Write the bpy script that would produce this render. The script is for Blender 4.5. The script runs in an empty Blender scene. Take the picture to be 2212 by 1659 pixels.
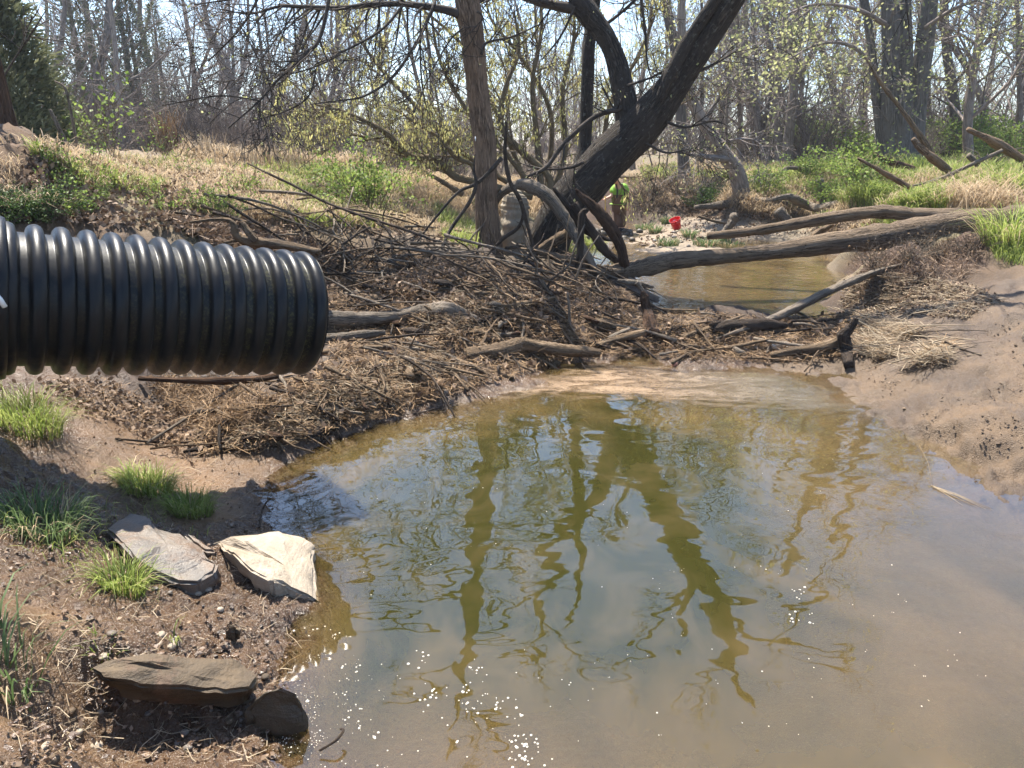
import bpy, math
import numpy as np
from mathutils import Vector, Matrix
from mathutils.bvhtree import BVHTree
R = np.random.default_rng(11)
F = 1597.0; PITCH = math.radians(17.6); CH = 1.95
CP, SP = math.cos(PITCH), math.sin(PITCH)
CAM = np.array([0, 0, CH]); FWD = np.array([0, CP, -SP])
sc = bpy.context.scene
COL = sc.collection

# ---------- helpers: the photograph's picture plane to points in the place
def ray(px, py):
    u = (px - 1106) / F; v = (829.5 - py) / F
    return np.array([u, CP + v * SP, -SP + v * CP])
def atY(px, py, Y):
    d = ray(px, py); return CAM + d * (Y / d[1])
def atz(px, py, z):
    d = ray(px, py); return CAM + d * ((z - CH) / d[2])
def mpp(p):
    return float(np.dot(np.asarray(p) - CAM, FWD)) / F

# ---------- noise
def _hash(ix, iy, seed):
    h = (ix.astype(np.int64) * 374761393 + iy.astype(np.int64) * 668265263 + seed * 1442695041) & 0x7fffffff
    h = ((h ^ (h >> 13)) * 1274126177) & 0x7fffffff
    return ((h ^ (h >> 16)) & 0xffffff) / float(0xffffff)
def vnoise(x, y, seed=0):
    x = np.asarray(x, float); y = np.asarray(y, float)
    ix = np.floor(x); iy = np.floor(y); fx = x - ix; fy = y - iy
    fx = fx * fx * (3 - 2 * fx); fy = fy * fy * (3 - 2 * fy)
    a = _hash(ix, iy, seed); b = _hash(ix + 1, iy, seed); c = _hash(ix, iy + 1, seed); d = _hash(ix + 1, iy + 1, seed)
    return (a * (1 - fx) + b * fx) * (1 - fy) + (c * (1 - fx) + d * fx) * fy - 0.5
def fbm(x, y, s, octv=4, seed=0, g=0.5):
    t = 0; a = 1.0
    for o in range(octv):
        t = t + a * vnoise(x * s, y * s, seed + o * 17); a *= g; s *= 2.03
    return t

# ---------- objects
def tag(o, label=None, cat=None, group=None, kind=None):
    if label: o['label'] = label
    if cat: o['category'] = cat
    if group: o['group'] = group
    if kind: o['kind'] = kind
    return o
def empty(name, loc, label, cat, group=None):
    o = bpy.data.objects.new(name, None); COL.objects.link(o)
    o.location = [float(c) for c in loc]; o.empty_display_size = .2
    return tag(o, label, cat, group)

class MB:
    def __init__(s): s.v = []; s.q = []; s.t = []; s.qm = []; s.tm = []; s.tc = []; s.n = 0
    def add(s, v, q=None, t=None, mat=0, tc=None):
        v = np.asarray(v, float).reshape(-1, 3)
        s.v.append(v); s.tc.append(v if tc is None else np.asarray(tc, float))
        if q is not None and len(q):
            q = np.asarray(q, int).reshape(-1, 4); s.q.append(q + s.n); s.qm.append(np.full(len(q), mat))
        if t is not None and len(t):
            t = np.asarray(t, int).reshape(-1, 3); s.t.append(t + s.n); s.tm.append(np.full(len(t), mat))
        s.n += len(v)
    def tube(s, pts, rad, k=6, mat=0, lump=0.0, lf=3.0, cap=True, flat=1.0, seed=None, uoff=None):
        pts = np.asarray(pts, float); rad = np.broadcast_to(np.asarray(rad, float), (len(pts),)).copy(); n = len(pts)
        tg = np.gradient(pts, axis=0); ln = np.linalg.norm(tg, axis=1, keepdims=True); ln[ln == 0] = 1; tg /= ln
        u = np.cross(tg[0], [0.31, 0.17, 0.93]);
        if np.linalg.norm(u) < .1: u = np.cross(tg[0], [1, 0, 0])
        u /= np.linalg.norm(u); us = [u]
        for i in range(1, n):
            u = u - tg[i] * np.dot(u, tg[i]); u = u / (np.linalg.norm(u) + 1e-9); us.append(u)
        us = np.array(us); ws = np.cross(tg, us)
        a = np.arange(k) * 2 * math.pi / k
        al = np.concatenate([[0], np.cumsum(np.linalg.norm(np.diff(pts, axis=0), axis=1))])
        sd = seed if seed is not None else (s.n * 7 + 3) % 997
        rr = np.repeat(rad[:, None], k, 1)
        if lump:
            ca, sa = np.cos(a), np.sin(a)
            rr = rr * (1 + lump * (2 * fbm(ca[None] * 1.3 + al[:, None] * lf, sa[None] * 1.3 + 31 + 0 * al[:, None], 1.0, 3, sd)
                                   + 1.2 * fbm(ca[None] * 3 + al[:, None] * lf * .35 + 50, sa[None] * 3 + 9, 1.3, 2, sd + 5)))
        V = pts[:, None] + us[:, None] * (np.cos(a)[None, :, None] * rr[..., None]) + ws[:, None] * (np.sin(a)[None, :, None] * rr[..., None] * flat)
        uo = (sd * .37 % 7) if uoff is None else uoff
        rm = np.maximum(rad, .004)[:, None]
        T = np.stack([np.cos(a)[None] * rm + uo, np.sin(a)[None] * rm + 0 * uo, np.repeat(al[:, None], k, 1) + uo * 3], -1)
        i = np.arange(n - 1)[:, None] * k; j = np.arange(k)[None]; j2 = (j + 1) % k
        Q = np.stack([i + j, i + j2, i + k + j2, i + k + j], -1).reshape(-1, 4)
        V = V.reshape(-1, 3); T = T.reshape(-1, 3); tris = []
        if cap:
            V = np.concatenate([V, [pts[0] - tg[0] * rad[0] * .15], [pts[-1] + tg[-1] * rad[-1] * .25]])
            T = np.concatenate([T, [[uo, 0, uo * 3]], [[uo, 0, al[-1] + uo * 3]]])
            c0, c1 = n * k, n * k + 1; b = (n - 1) * k
            tris = [(c0, (x + 1) % k, x) for x in range(k)] + [(c1, b + x, b + (x + 1) % k) for x in range(k)]
        s.add(V, Q, tris, mat, T)
    def mesh(s, name, mats, smooth=True):
        me = bpy.data.meshes.new(name)
        V = np.concatenate(s.v) if s.v else np.zeros((0, 3)); TC = np.concatenate(s.tc) if s.tc else V
        Q = np.concatenate(s.q) if s.q else np.zeros((0, 4), int); T = np.concatenate(s.t) if s.t else np.zeros((0, 3), int)
        me.vertices.add(len(V)); me.vertices.foreach_set('co', V.ravel())
        L = np.concatenate([Q.ravel(), T.ravel()]).astype(np.int32)
        me.loops.add(len(L)); me.loops.foreach_set('vertex_index', L)
        me.polygons.add(len(Q) + len(T))
        st = np.concatenate([np.arange(len(Q)) * 4, len(Q) * 4 + np.arange(len(T)) * 3]).astype(np.int32)
        me.polygons.foreach_set('loop_start', st)
        mi = np.concatenate(s.qm + s.tm).astype(np.int32) if (s.qm or s.tm) else np.zeros(0, np.int32)
        me.polygons.foreach_set('material_index', mi)
        me.polygons.foreach_set('use_smooth', np.full(len(Q) + len(T), smooth))
        at = me.attributes.new('tc', 'FLOAT_VECTOR', 'POINT'); at.data.foreach_set('vector', TC.ravel())
        for m in (mats if isinstance(mats, (list, tuple)) else [mats]): me.materials.append(m)
        me.update(calc_edges=True); me.validate()
        return me
    def obj(s, name, mats, parent=None, smooth=True, origin=None):
        if origin is not None:
            o3 = np.asarray(origin, float); s.v = [v - o3 for v in s.v]
        o = bpy.data.objects.new(name, s.mesh(name, mats, smooth)); COL.objects.link(o)
        if origin is not None and parent is None: o.location = [float(c) for c in origin]
        if parent: o.parent = parent
        return o
def attr(me, name, vals, typ='FLOAT'):
    a = me.attributes.new(name, typ, 'POINT')
    a.data.foreach_set('value' if typ == 'FLOAT' else 'color' if 'COLOR' in typ else 'vector', np.asarray(vals, np.float32).ravel())

def smooth_path(pts, rad, m=6):
    pts = np.asarray(pts, float); rad = np.asarray(rad, float); n = len(pts)
    if n < 3:
        t = np.linspace(0, 1, m + 1)[:, None]
        return pts[0] * (1 - t) + pts[-1] * t, rad[0] * (1 - t[:, 0]) + rad[-1] * t[:, 0]
    P = np.concatenate([[2 * pts[0] - pts[1]], pts, [2 * pts[-1] - pts[-2]]]); out = []; ro = []
    for i in range(n - 1):
        p0, p1, p2, p3 = P[i], P[i + 1], P[i + 2], P[i + 3]
        for t in np.arange(m) / m:
            out.append(.5 * ((2 * p1) + (-p0 + p2) * t + (2 * p0 - 5 * p1 + 4 * p2 - p3) * t * t + (-p0 + 3 * p1 - 3 * p2 + p3) * t ** 3))
            ro.append(rad[i] * (1 - t) + rad[i + 1] * t)
    out.append(pts[-1]); ro.append(rad[-1])
    return np.array(out), np.array(ro)

# ---------- materials
class NT:
    def __init__(s, name):
        s.m = bpy.data.materials.new(name); s.m.use_nodes = True; s.t = s.m.node_tree; s.t.nodes.clear()
        s.out = s.t.nodes.new('ShaderNodeOutputMaterial')
    def n(s, typ, inp={}, **props):
        nd = s.t.nodes.new('ShaderNode' + typ)
        for k, v in props.items(): setattr(nd, k, v)
        for k, v in inp.items():
            sk = nd.inputs[k]
            if isinstance(v, bpy.types.NodeSocket): s.t.links.new(v, sk)
            elif isinstance(v, (tuple, list)) and sk.type == 'RGBA' and len(v) == 3: sk.default_value = (*v, 1)
            else: sk.default_value = v
        return nd
    def noise(s, vec, scale, detail=4, rough=.6, dist=0.0, d4=None):
        return s.n('TexNoise', {'Vector': vec, 'Scale': scale, 'Detail': detail, 'Roughness': rough, 'Distortion': dist}).outputs['Fac']
    def mix(s, fac, a, b, bt='MIX'):
        nd = s.t.nodes.new('ShaderNodeMix'); nd.data_type = 'RGBA'; nd.blend_type = bt
        for idx, v in ((0, fac), (6, a), (7, b)):
            if hasattr(v, 'is_linked'): s.t.links.new(v, nd.inputs[idx])
            elif isinstance(v, (tuple, list)): nd.inputs[idx].default_value = (*v[:3], 1)
            else: nd.inputs[idx].default_value = v
        return nd.outputs[2]
    def math(s, op, a, b=0.5, clamp=False):
        nd = s.n('Math', {0: a, 1: b}, operation=op); nd.use_clamp = clamp; return nd.outputs[0]
    def ramp(s, fac, lo, hi, a=0.0, b=1.0):
        return s.n('MapRange', {'Value': fac, 'From Min': lo, 'From Max': hi, 'To Min': a, 'To Max': b}).outputs[0]
    def attr(s, name): return s.n('Attribute', attribute_name=name)
    def tc(s, sx=1, sy=1, sz=1):
        a = s.attr('tc').outputs['Vector']
        return s.n('Mapping', {'Vector': a, 'Scale': (sx, sy, sz)}).outputs[0]
    def bump(s, h, st=.5, dist=.01):
        return s.n('Bump', {'Height': h, 'Strength': st, 'Distance': dist}).outputs[0]
    def pbsdf(s, col, rough=.7, normal=None, spec=.5, **kw):
        i = {'Base Color': col, 'Roughness': rough, 'Specular IOR Level': spec}
        if normal is not None: i['Normal'] = normal
        i.update(kw)
        b = s.n('BsdfPrincipled', i); s.t.links.new(b.outputs[0], s.out.inputs[0]); return b
    def surf(s, sh): s.t.links.new(sh, s.out.inputs[0]); return s.m

def hue(nt, base, amt=.25):
    """the same colour a little lighter or darker from one object to the next"""
    r = nt.n('ObjectInfo').outputs['Random']
    return nt.mix(1.0, base, nt.n('CombineColor', {0: nt.ramp(r, 0, 1, 1 - amt, 1 + amt), 1: nt.ramp(r, 0, 1, 1 - amt, 1 + amt * .9), 2: nt.ramp(r, 0, 1, 1 - amt, 1 + amt * .8)}).outputs[0], 'MULTIPLY')

def bark(name, c1, c2, c3=None, lich=0.0, lcol=(.3, .33, .28), fs=30, grain=.18, bstr=.8, bd=.012, rough=.9, vary=.2, lsc=9, crack=0.0):
    t = NT(name); v = t.tc(1, 1, grain)
    n1 = t.noise(v, fs, 5, .65); n2 = t.noise(t.tc(1, 1, .6), 5, 3)
    ridge = t.math('ABSOLUTE', t.math('SUBTRACT', n1, .5)); ridge = t.ramp(ridge, 0, .16)
    c = t.mix(ridge, c1, c2); c = t.mix(t.ramp(n2, .4, .65), c, c3 or c2)
    if crack:
        cn = t.noise(t.tc(1, 1, grain * .55), fs * .55, 3, .55, .15); cm = t.ramp(t.math('ABSOLUTE', t.math('SUBTRACT', cn, .5)), .0, .022, crack, 0); c = t.mix(cm, c, (.018, .012, .008)); ridge = t.math('SUBTRACT', ridge, t.math('MULTIPLY', cm, 1.6))
        c = t.mix(t.ramp(t.noise(t.tc(1, 1, .25), fs * 2.6, 3, .7), .35, .7, 0, .45), c, t.mix(.6, c, c1))
    if lich:
        ln = t.noise(t.tc(1, 1, .9), lsc, 3, .6, .2); lm = t.ramp(ln, .74 - lich * .25, .78 - lich * .25)
        ln2 = t.noise(t.tc(1, 1, 1), lsc * 5, 2); lm = t.math('MULTIPLY', lm, t.ramp(ln2, .35, .6))
        c = t.mix(lm, c, lcol)
    if vary: c = hue(t, c, vary)
    t.pbsdf(c, rough, t.bump(t.math('ADD', ridge, t.math('MULTIPLY', n1, .5)), bstr, bd), .2)
    return t.m
def leafmat(name, c1, c2, vary=.15, trans=.4, rough=.55):
    t = NT(name)
    g = t.n('NewGeometry').outputs['Random Per Island']
    c = t.mix(g, c1, c2)
    if vary: c = hue(t, c, vary)
    d = t.n('BsdfPrincipled', {'Base Color': c, 'Roughness': rough, 'Specular IOR Level': .25})
    tr = t.n('BsdfTranslucent', {'Color': c})
    t.surf(t.n('MixShader', {0: trans, 1: d.outputs[0], 2: tr.outputs[0]}).outputs[0])
    return t.m

M = {}
M['bark_grey'] = bark('bark_grey', (.125, .08, .052), (.5, .345, .225), (.38, .255, .165), crack=.55, fs=38, grain=.12, bstr=1, bd=.02, vary=0)
M['bark_dark'] = bark('bark_dark', (.022, .018, .014), (.12, .098, .078), (.07, .056, .045), lich=.5, lcol=(.17, .17, .14), fs=30, grain=.16, bstr=1, bd=.025, vary=0, lsc=16)
M['bark_big'] = bark('bark_big', (.085, .077, .068), (.26, .235, .205), (.18, .165, .145), fs=22, grain=.08, bstr=1, bd=.03, vary=.1)
M['bark_forest'] = bark('bark_forest', (.11, .09, .073), (.3, .255, .215), (.22, .185, .155), fs=16, grain=.15, vary=.4)
M['twig_forest'] = bark('twig_forest', (.13, .108, .095), (.31, .265, .235), None, fs=20, vary=.35, bstr=.2)
M['twig_brush'] = bark('twig_brush', (.075, .058, .048), (.2, .16, .135), None, fs=20, vary=.35, bstr=.2)
M['twig_dark'] = bark('twig_dark', (.02, .016, .013), (.075, .06, .048), None, fs=60, vary=0, bstr=.3)
M['bark_willow'] = bark('bark_willow', (.1, .075, .045), (.3, .23, .14), (.2, .155, .09), fs=40, vary=.15)
M['drift_grey'] = bark('drift_grey', (.07, .055, .04), (.33, .28, .215), (.23, .185, .14), crack=.9, fs=55, grain=.06, bstr=.7, bd=.01, vary=.25, rough=.8)
M['drift_tan'] = bark('drift_tan', (.065, .043, .026), (.3, .215, .135), (.21, .145, .085), crack=.9, fs=50, grain=.06, bstr=.8, bd=.012, vary=.25, rough=.8)
M['drift_red'] = bark('drift_red', (.04, .022, .013), (.17, .1, .06), (.11, .062, .036), crack=.8, fs=45, grain=.05, bstr=1, bd=.014, vary=.1)
M['drift_dark'] = bark('drift_dark', (.02, .014, .01), (.1, .075, .054), (.065, .048, .036), crack=.6, fs=50, grain=.06, bstr=.8, bd=.01, vary=.35)
M['log_grey'] = bark('log_grey', (.085, .06, .04), (.3, .225, .155), (.22, .16, .105), crack=.95, fs=40, grain=.035, bstr=.8, bd=.014, vary=.1)
M['stub'] = bark('stub', (.22, .185, .135), (.36, .31, .235), (.3, .25, .185), lich=.25, lcol=(.16, .13, .1), fs=12, grain=.7, bstr=.6, bd=.01, vary=0)
M['straw'] = leafmat('straw', (.06, .033, .017), (.36, .235, .125), 0, .12, .7)
M['straw_pale'] = leafmat('straw_pale', (.22, .16, .1), (.46, .37, .25), 0, .2, .7)
M['litter'] = leafmat('litter', (.07, .042, .027), (.34, .24, .16), 0, .15, .7)
M['grass_green'] = leafmat('grass_green', (.13, .19, .03), (.4, .45, .13), .12, .45)
M['grass_shaded_dull'] = leafmat('grass_shaded_dull', (.06, .11, .03), (.17, .23, .1), .1, .4)  # dull green; bluish shade painted into one tuft, plain colour on the gravel bar
M['grass_dry'] = leafmat('grass_dry', (.32, .23, .135), (.6, .47, .31), .1, .4, .7)
M['leaf_green'] = leafmat('leaf_green', (.1, .16, .03), (.28, .36, .09), .15, .5)
M['leaf_spring'] = leafmat('leaf_spring', (.3, .33, .13), (.52, .52, .26), .15, .55)
M['leaf_dark'] = leafmat('leaf_dark', (.025, .06, .012), (.09, .15, .03), .1, .35)
M['catkin'] = leafmat('catkin', (.42, .39, .13), (.68, .62, .26), .1, .5)
M['cedar'] = leafmat('cedar', (.09, .105, .055), (.22, .23, .125), .2, .25, .8)
# ---------- camera, light, sky
cam = bpy.data.cameras.new('camera'); co = bpy.data.objects.new('camera', cam); COL.objects.link(co)
co.location = CAM; co.rotation_euler = (math.pi / 2 - PITCH, 0, 0)
cam.sensor_fit = 'HORIZONTAL'; cam.sensor_width = 36; cam.lens = 36 * F / 2212; cam.clip_start = .05; cam.clip_end = 900
sc.camera = co
SUN_AZ, SUN_EL = math.radians(-28), math.radians(64)
w = bpy.data.worlds.new('World'); sc.world = w; w.use_nodes = True
bg = w.node_tree.nodes['Background']
sky = w.node_tree.nodes.new('ShaderNodeTexSky'); sky.sky_type = 'NISHITA'; sky.sun_disc = False
sky.sun_elevation = SUN_EL; sky.sun_rotation = SUN_AZ; sky.air_density = 1.0; sky.dust_density = .7; sky.ozone_density = 3
w.node_tree.links.new(sky.outputs[0], bg.inputs[0]); bg.inputs[1].default_value = .12
sun = bpy.data.lights.new('sun', 'SUN'); so = bpy.data.objects.new('sun', sun); COL.objects.link(so)
sun.energy = 5.0; sun.angle = math.radians(.53); sun.color = (1, .94, .84)
sd = Vector((math.sin(SUN_AZ) * math.cos(SUN_EL), math.cos(SUN_AZ) * math.cos(SUN_EL), math.sin(SUN_EL)))
so.rotation_euler = sd.to_track_quat('Z', 'Y').to_euler()
sc.view_settings.view_transform = 'Standard'; sc.view_settings.look = 'None'; sc.view_settings.exposure = 1.52; sc.view_settings.gamma = 1
sc.cycles.max_bounces = 6; sc.cycles.transparent_max_bounces = 12; sc.cycles.use_denoising = True
sc.cycles.sample_clamp_indirect = 4; sc.cycles.caustics_reflective = False; sc.cycles.caustics_refractive = False
sc.cycles.use_adaptive_sampling = True; sc.cycles.adaptive_threshold = .02

# ---------- the lie of the land: control points (px, py, height) or (px, py, 'Y', distance), with what the soil is
ZC = []
def c_(zone, *pts):
    for p in pts:
        if len(p) == 4 and p[2] == 'w': q = atz(p[0], p[1], 0.0); q = np.array([q[0], q[1], p[3]])
        elif len(p) == 4 and p[2] == 'c': q = atz(p[0], p[1], 0.1); q = np.array([q[0], q[1], p[3]])
        elif len(p) == 4: q = atY(p[0], p[1], p[3])
        else: q = atz(p[0], p[1], p[2])
        ZC.append((*q, zone))
def x_(zone, *pts):
    for p in pts: ZC.append((*p, zone))
W_ = 'w'
c_('b', *[(a, b, W_, z) for a, b, z in ((1000,1000,-.4),(1300,950,-.4),(1200,1100,-.6),(1500,1050,-.5),(900,1150,-.45),(1000,1350,-.4),(1400,1300,-.4),(1700,1100,-.2),
    (1900,1050,-.08),(2100,1200,-.09),(1900,1300,-.14),(1700,1500,-.16),(2150,1500,-.1),(1300,1580,-.14),(1000,1600,-.1),(800,1330,-.3),(760,1550,-.15),(1100,910,-.22),(1500,880,-.12),(1700,880,-.08),(800,1050,-.3),(700,1150,-.25),(2180,1350,-.12))])
x_('b', (2.5,1.2,-.3),(4,2.5,-.2),(5,2,-.25),(7,1,-.2),(1,1,-.3),(1,.6,-.1))
c_('m', (1200,775,.03),(1330,768,.03),(1480,775,.03),(1080,815,.04),(1600,780,.04),(620,1659,0),(590,1550,0),(600,1450,0),(640,1350,0),(690,1300,0),(650,1200,0),(575,1130,0),(575,1080,0),(620,1010,0),(690,955,0),(800,918,0),(930,895,0),(1050,850,0),(1170,812,0),(1290,785,0),(1450,792,0),(1600,798,0))
c_('s', (1720,805,0),(1830,855,0),(1930,908,0),(2000,945,0),(2100,1005,0),(2212,1065,0))
x_('s', (3.9,4.0,0),(5.5,3.6,0),(7.5,3.3,0),(7,6,.7),(9,5,.9),(9,9,1.5),(12,6,1.6))
c_('o', (460,1100,.03),(420,1000,.06),(540,1000,.06),(330,960,.08),(200,900,.35),(250,1000,.2),(420,1060,.05))
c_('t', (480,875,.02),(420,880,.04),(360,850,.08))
c_('d', (620,880,.2),(560,940,.12),(750,850,.22))
c_('m', (100,880,.5),(0,830,.6),(100,1000,.4),(0,1000,.5),(200,1080,.25),(0,1150,.45),(100,1200,.35),(330,1180,.15),(450,1200,.1),(500,1300,.07),(250,1300,.25),(450,1420,.1),(350,1560,.1),(150,1600,.15),(500,1600,.05),(560,1480,.04),(500,1400,.08),(350,1385,.27),(230,1400,.32),(460,1390,.2),(320,1535,.08),(430,1530,.06),(230,1530,.12))
c_('o', (100,1330,.42),(0,1330,.55),(130,1430,.4),(0,1480,.6),(60,1560,.35),(180,1520,.18))
c_('m', (0,1640,.28),(100,1659,.2))
x_('g', (-4,1,.9),(-4,3,1.1),(-5,5,1.8),(-7,4,2.1),(-7,8,2.2),(-10,2,2.2),(-12,8,2.1))
x_('m', (-3,0,.75),(0,0,.3),(-1,-1,.5),(2,-.6,.2),(5,-.5,.3),(0,-5,1.2),(-2.6,2.6,.62))
c_('s', (2100,950,.1),(2000,880,.12),(2200,900,.25),(1900,820,.08),(2000,760,.2),(2150,780,.36),(2212,680,.52),(2100,690,.42),(1950,690,.25),(1800,770,.08),(2212,620,.62),(2160,850,.25),(2050,820,.2))
c_('d', (1850,700,.15),(1760,740,.1),(1900,650,.26),(2000,640,.4),(2100,630,.52),(1700,740,.06))
c_('k', (1900,590,.42),(2000,585,.52),(2080,580,.62),(2000,548,'Y',9.0),(1940,572,'Y',8.75),(2100,545,'Y',8.9),(1850,605,'Y',8.9))
x_('k', (5.0,9.15,.9),(5.5,9.1,.98),(6.0,9.05,1.02),(4.55,9.3,.75))
c_('g', (2212,540,'Y',8.6),(2212,490,'Y',9.2),(2150,520,'Y',9.2),(1900,455,'Y',11.5),(2212,430,'Y',10.5),(2100,400,'Y',14),(1850,420,'Y',15),(1780,385,'Y',19),(2000,430,'Y',12),(1960,510,'Y',10),(2080,500,'Y',9.7),(2000,370,'Y',18),(2212,370,'Y',17),(1850,360,'Y',24),(1700,360,'Y',25))
c_('c', *[(a, b, 'c', z) for a, b, z in ((1460,630,-.1),(1600,610,-.15),(1750,620,-.1),(1500,580,-.1),(1760,580,-.1),(1760,535,-.05),(1660,522,-.02),(1720,505,.0),(1560,527,0.03),(1350,560,-.05),(1290,540,.02),(1320,510,.03),(1345,492,.0),(1300,486,-.02),(1380,484,.0))])
c_('d', (1430,672,.11),(1600,684,.11),(1800,665,.1),(1500,685,.17))
c_('c', (1795,600,'c',-.06),(1800,640,'c',-.03),(1790,560,'c',-.04))
c_('k', (1850,625,.14),(1848,585,.16),(1830,545,.18))
x_('c', (2.2,22,-.05),(0.5,24,-.05),(-2,26,-.05))
c_('v', (1400,540,.12),(1450,538,.15),(1600,540,.12),(1520,545,.13),(1450,505,.24),(1550,485,.34),(1650,500,.22),(1420,520,.14),(1470,485,.3),(1400,495,.14),(1600,470,.45),(1500,470,.32))
c_('k', (1400,468,.22),(1560,462,.36),(1480,462,.3),(1390,440,'Y',19.6),(1480,430,'Y',19.3),(1560,420,'Y',19.0),(1340,440,'Y',20.6),(1290,440,'Y',21),(1310,474,.13),(1350,474,.13),(1300,405,'Y',21.3),(1345,398,'Y',20.9),(1375,392,'Y',20.4),(1320,455,'Y',20.6),(1365,455,'Y',20.0))
c_('g', (1400,388,'Y',20.2),(1500,388,'Y',20),(1560,380,'Y',20),(1350,372,'Y',23),(1450,365,'Y',26),(1600,400,'Y',18.6),(1600,440,'Y',17.5),(1700,440,'Y',17.6),(1800,440,'Y',16.5),(1250,385,'Y',23))
c_('g', (1000,520,'Y',10.2),(950,490,'Y',12),(900,440,'Y',13.5),(1000,400,'Y',16),(1150,395,'Y',17),(1150,480,'Y',14),(1100,440,'Y',14.5))
c_('k', (1220,510,.25),(1200,540,.3),(1260,470,'Y',17.5))
c_('h', (0,300,'Y',7.6),(60,345,'Y',7),(0,420,'Y',6.2),(0,490,'Y',5.7),(150,470,'Y',6.1),(130,420,'Y',6.7),(40,300,'Y',7.9))
c_('g', (180,345,'Y',9),(300,450,'Y',7.4),(300,380,'Y',9.5),(450,490,'Y',7.3),(450,430,'Y',9),(450,360,'Y',14),(600,385,'Y',13),(600,450,'Y',9.5),(700,490,'Y',9),(700,420,'Y',12),(850,430,'Y',13),(850,480,'Y',11),(850,370,'Y',18),(700,350,'Y',20),(500,342,'Y',22),(250,330,'Y',18))
c_('k', (660,570,'Y',7.7),(560,540,'Y',7.3),(740,640,.38))
x_('k', (-3.0,5.4,.45),(-2.3,6.3,.4))
c_('d', (780,720,.28),(850,660,.45),(880,770,.2),(950,710,.35),(1000,630,.58),(1100,650,.5),(1100,720,.28),(1200,710,.28),(1200,630,.46),(1000,785,.12),(900,830,.12),(1300,700,.2),(1300,640,.32),(1350,605,.28),(1450,710,.18),(1600,725,.14),(760,560,.8),(900,550,.8),(1050,552,.74),(1130,570,.62),(1290,592,.22),(830,600,.62),(930,600,.68),(1390,740,.1),(1550,755,.06))
for az in range(-180, 180, 15):
    a = math.radians(az)
    for r in ((34, 60, 120, 320) if abs(az) < 60 else (14, 40, 120, 320)):
        side = math.sin(a)
        z = 1.6 - .2 * side + (.0 if r < 50 else .4 if r < 80 else 1.6 if r < 200 else 3.5)
        x_('f', (r * math.sin(a), r * math.cos(a), z))
ZX = np.array([[z[0], z[1]] for z in ZC]); ZH = np.array([z[2] for z in ZC]); ZN = [z[3] for z in ZC]
_cc = .12
_A = np.sqrt(((ZX[:, None] - ZX[None]) ** 2).sum(-1) + _cc ** 2); n_ = len(ZX)
_B = np.zeros((n_ + 1, n_ + 1)); _B[:n_, :n_] = _A - 2e-2 * np.eye(n_); _B[:n_, n_] = 1; _B[n_, :n_] = 1
_w = np.linalg.lstsq(_B, np.append(ZH, 0), rcond=None)[0]
#        albedo               wet  rough lumps
ZONES = {'b': ((.13,.085,.042), .7, .004), 'm': ((.088,.052,.029), 1.0, .032), 's': ((.105,.066,.034), .4, .035), 'o': ((.15,.088,.042), .75, .012),
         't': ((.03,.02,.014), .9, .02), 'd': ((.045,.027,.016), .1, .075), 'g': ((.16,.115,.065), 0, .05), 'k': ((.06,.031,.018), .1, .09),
         'c': ((.11,.075,.036), .6, .004), 'v': ((.24,.19,.14), .05, .02), 'h': ((.105,.064,.036), 0, .1), 'f': ((.13,.1,.06), 0, .12)}
ZKEY = list(ZONES); ZI = np.array([ZKEY.index(c) for c in ZN])
ZCOL = np.array([ZONES[k][0] for k in ZKEY]); ZWET = np.array([ZONES[k][1] for k in ZKEY]); ZAMP = np.array([ZONES[k][2] for k in ZKEY])
def base_h(x, y):
    out = np.empty(len(x)); wts = np.zeros((len(x), len(ZKEY)))
    for s in range(0, len(x), 20000):
        X = np.stack([x[s:s + 20000], y[s:s + 20000]], -1)
        d2 = ((X[:, None] - ZX[None]) ** 2).sum(-1)
        out[s:s + 20000] = np.sqrt(d2 + _cc ** 2) @ _w[:n_] + _w[n_]
        iw = 1 / (d2 + .003) ** 1.6
        for k in range(len(ZKEY)): wts[s:s + 20000, k] = iw[:, ZI == k].sum(1)
    return out, wts / wts.sum(1, keepdims=True)
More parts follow.
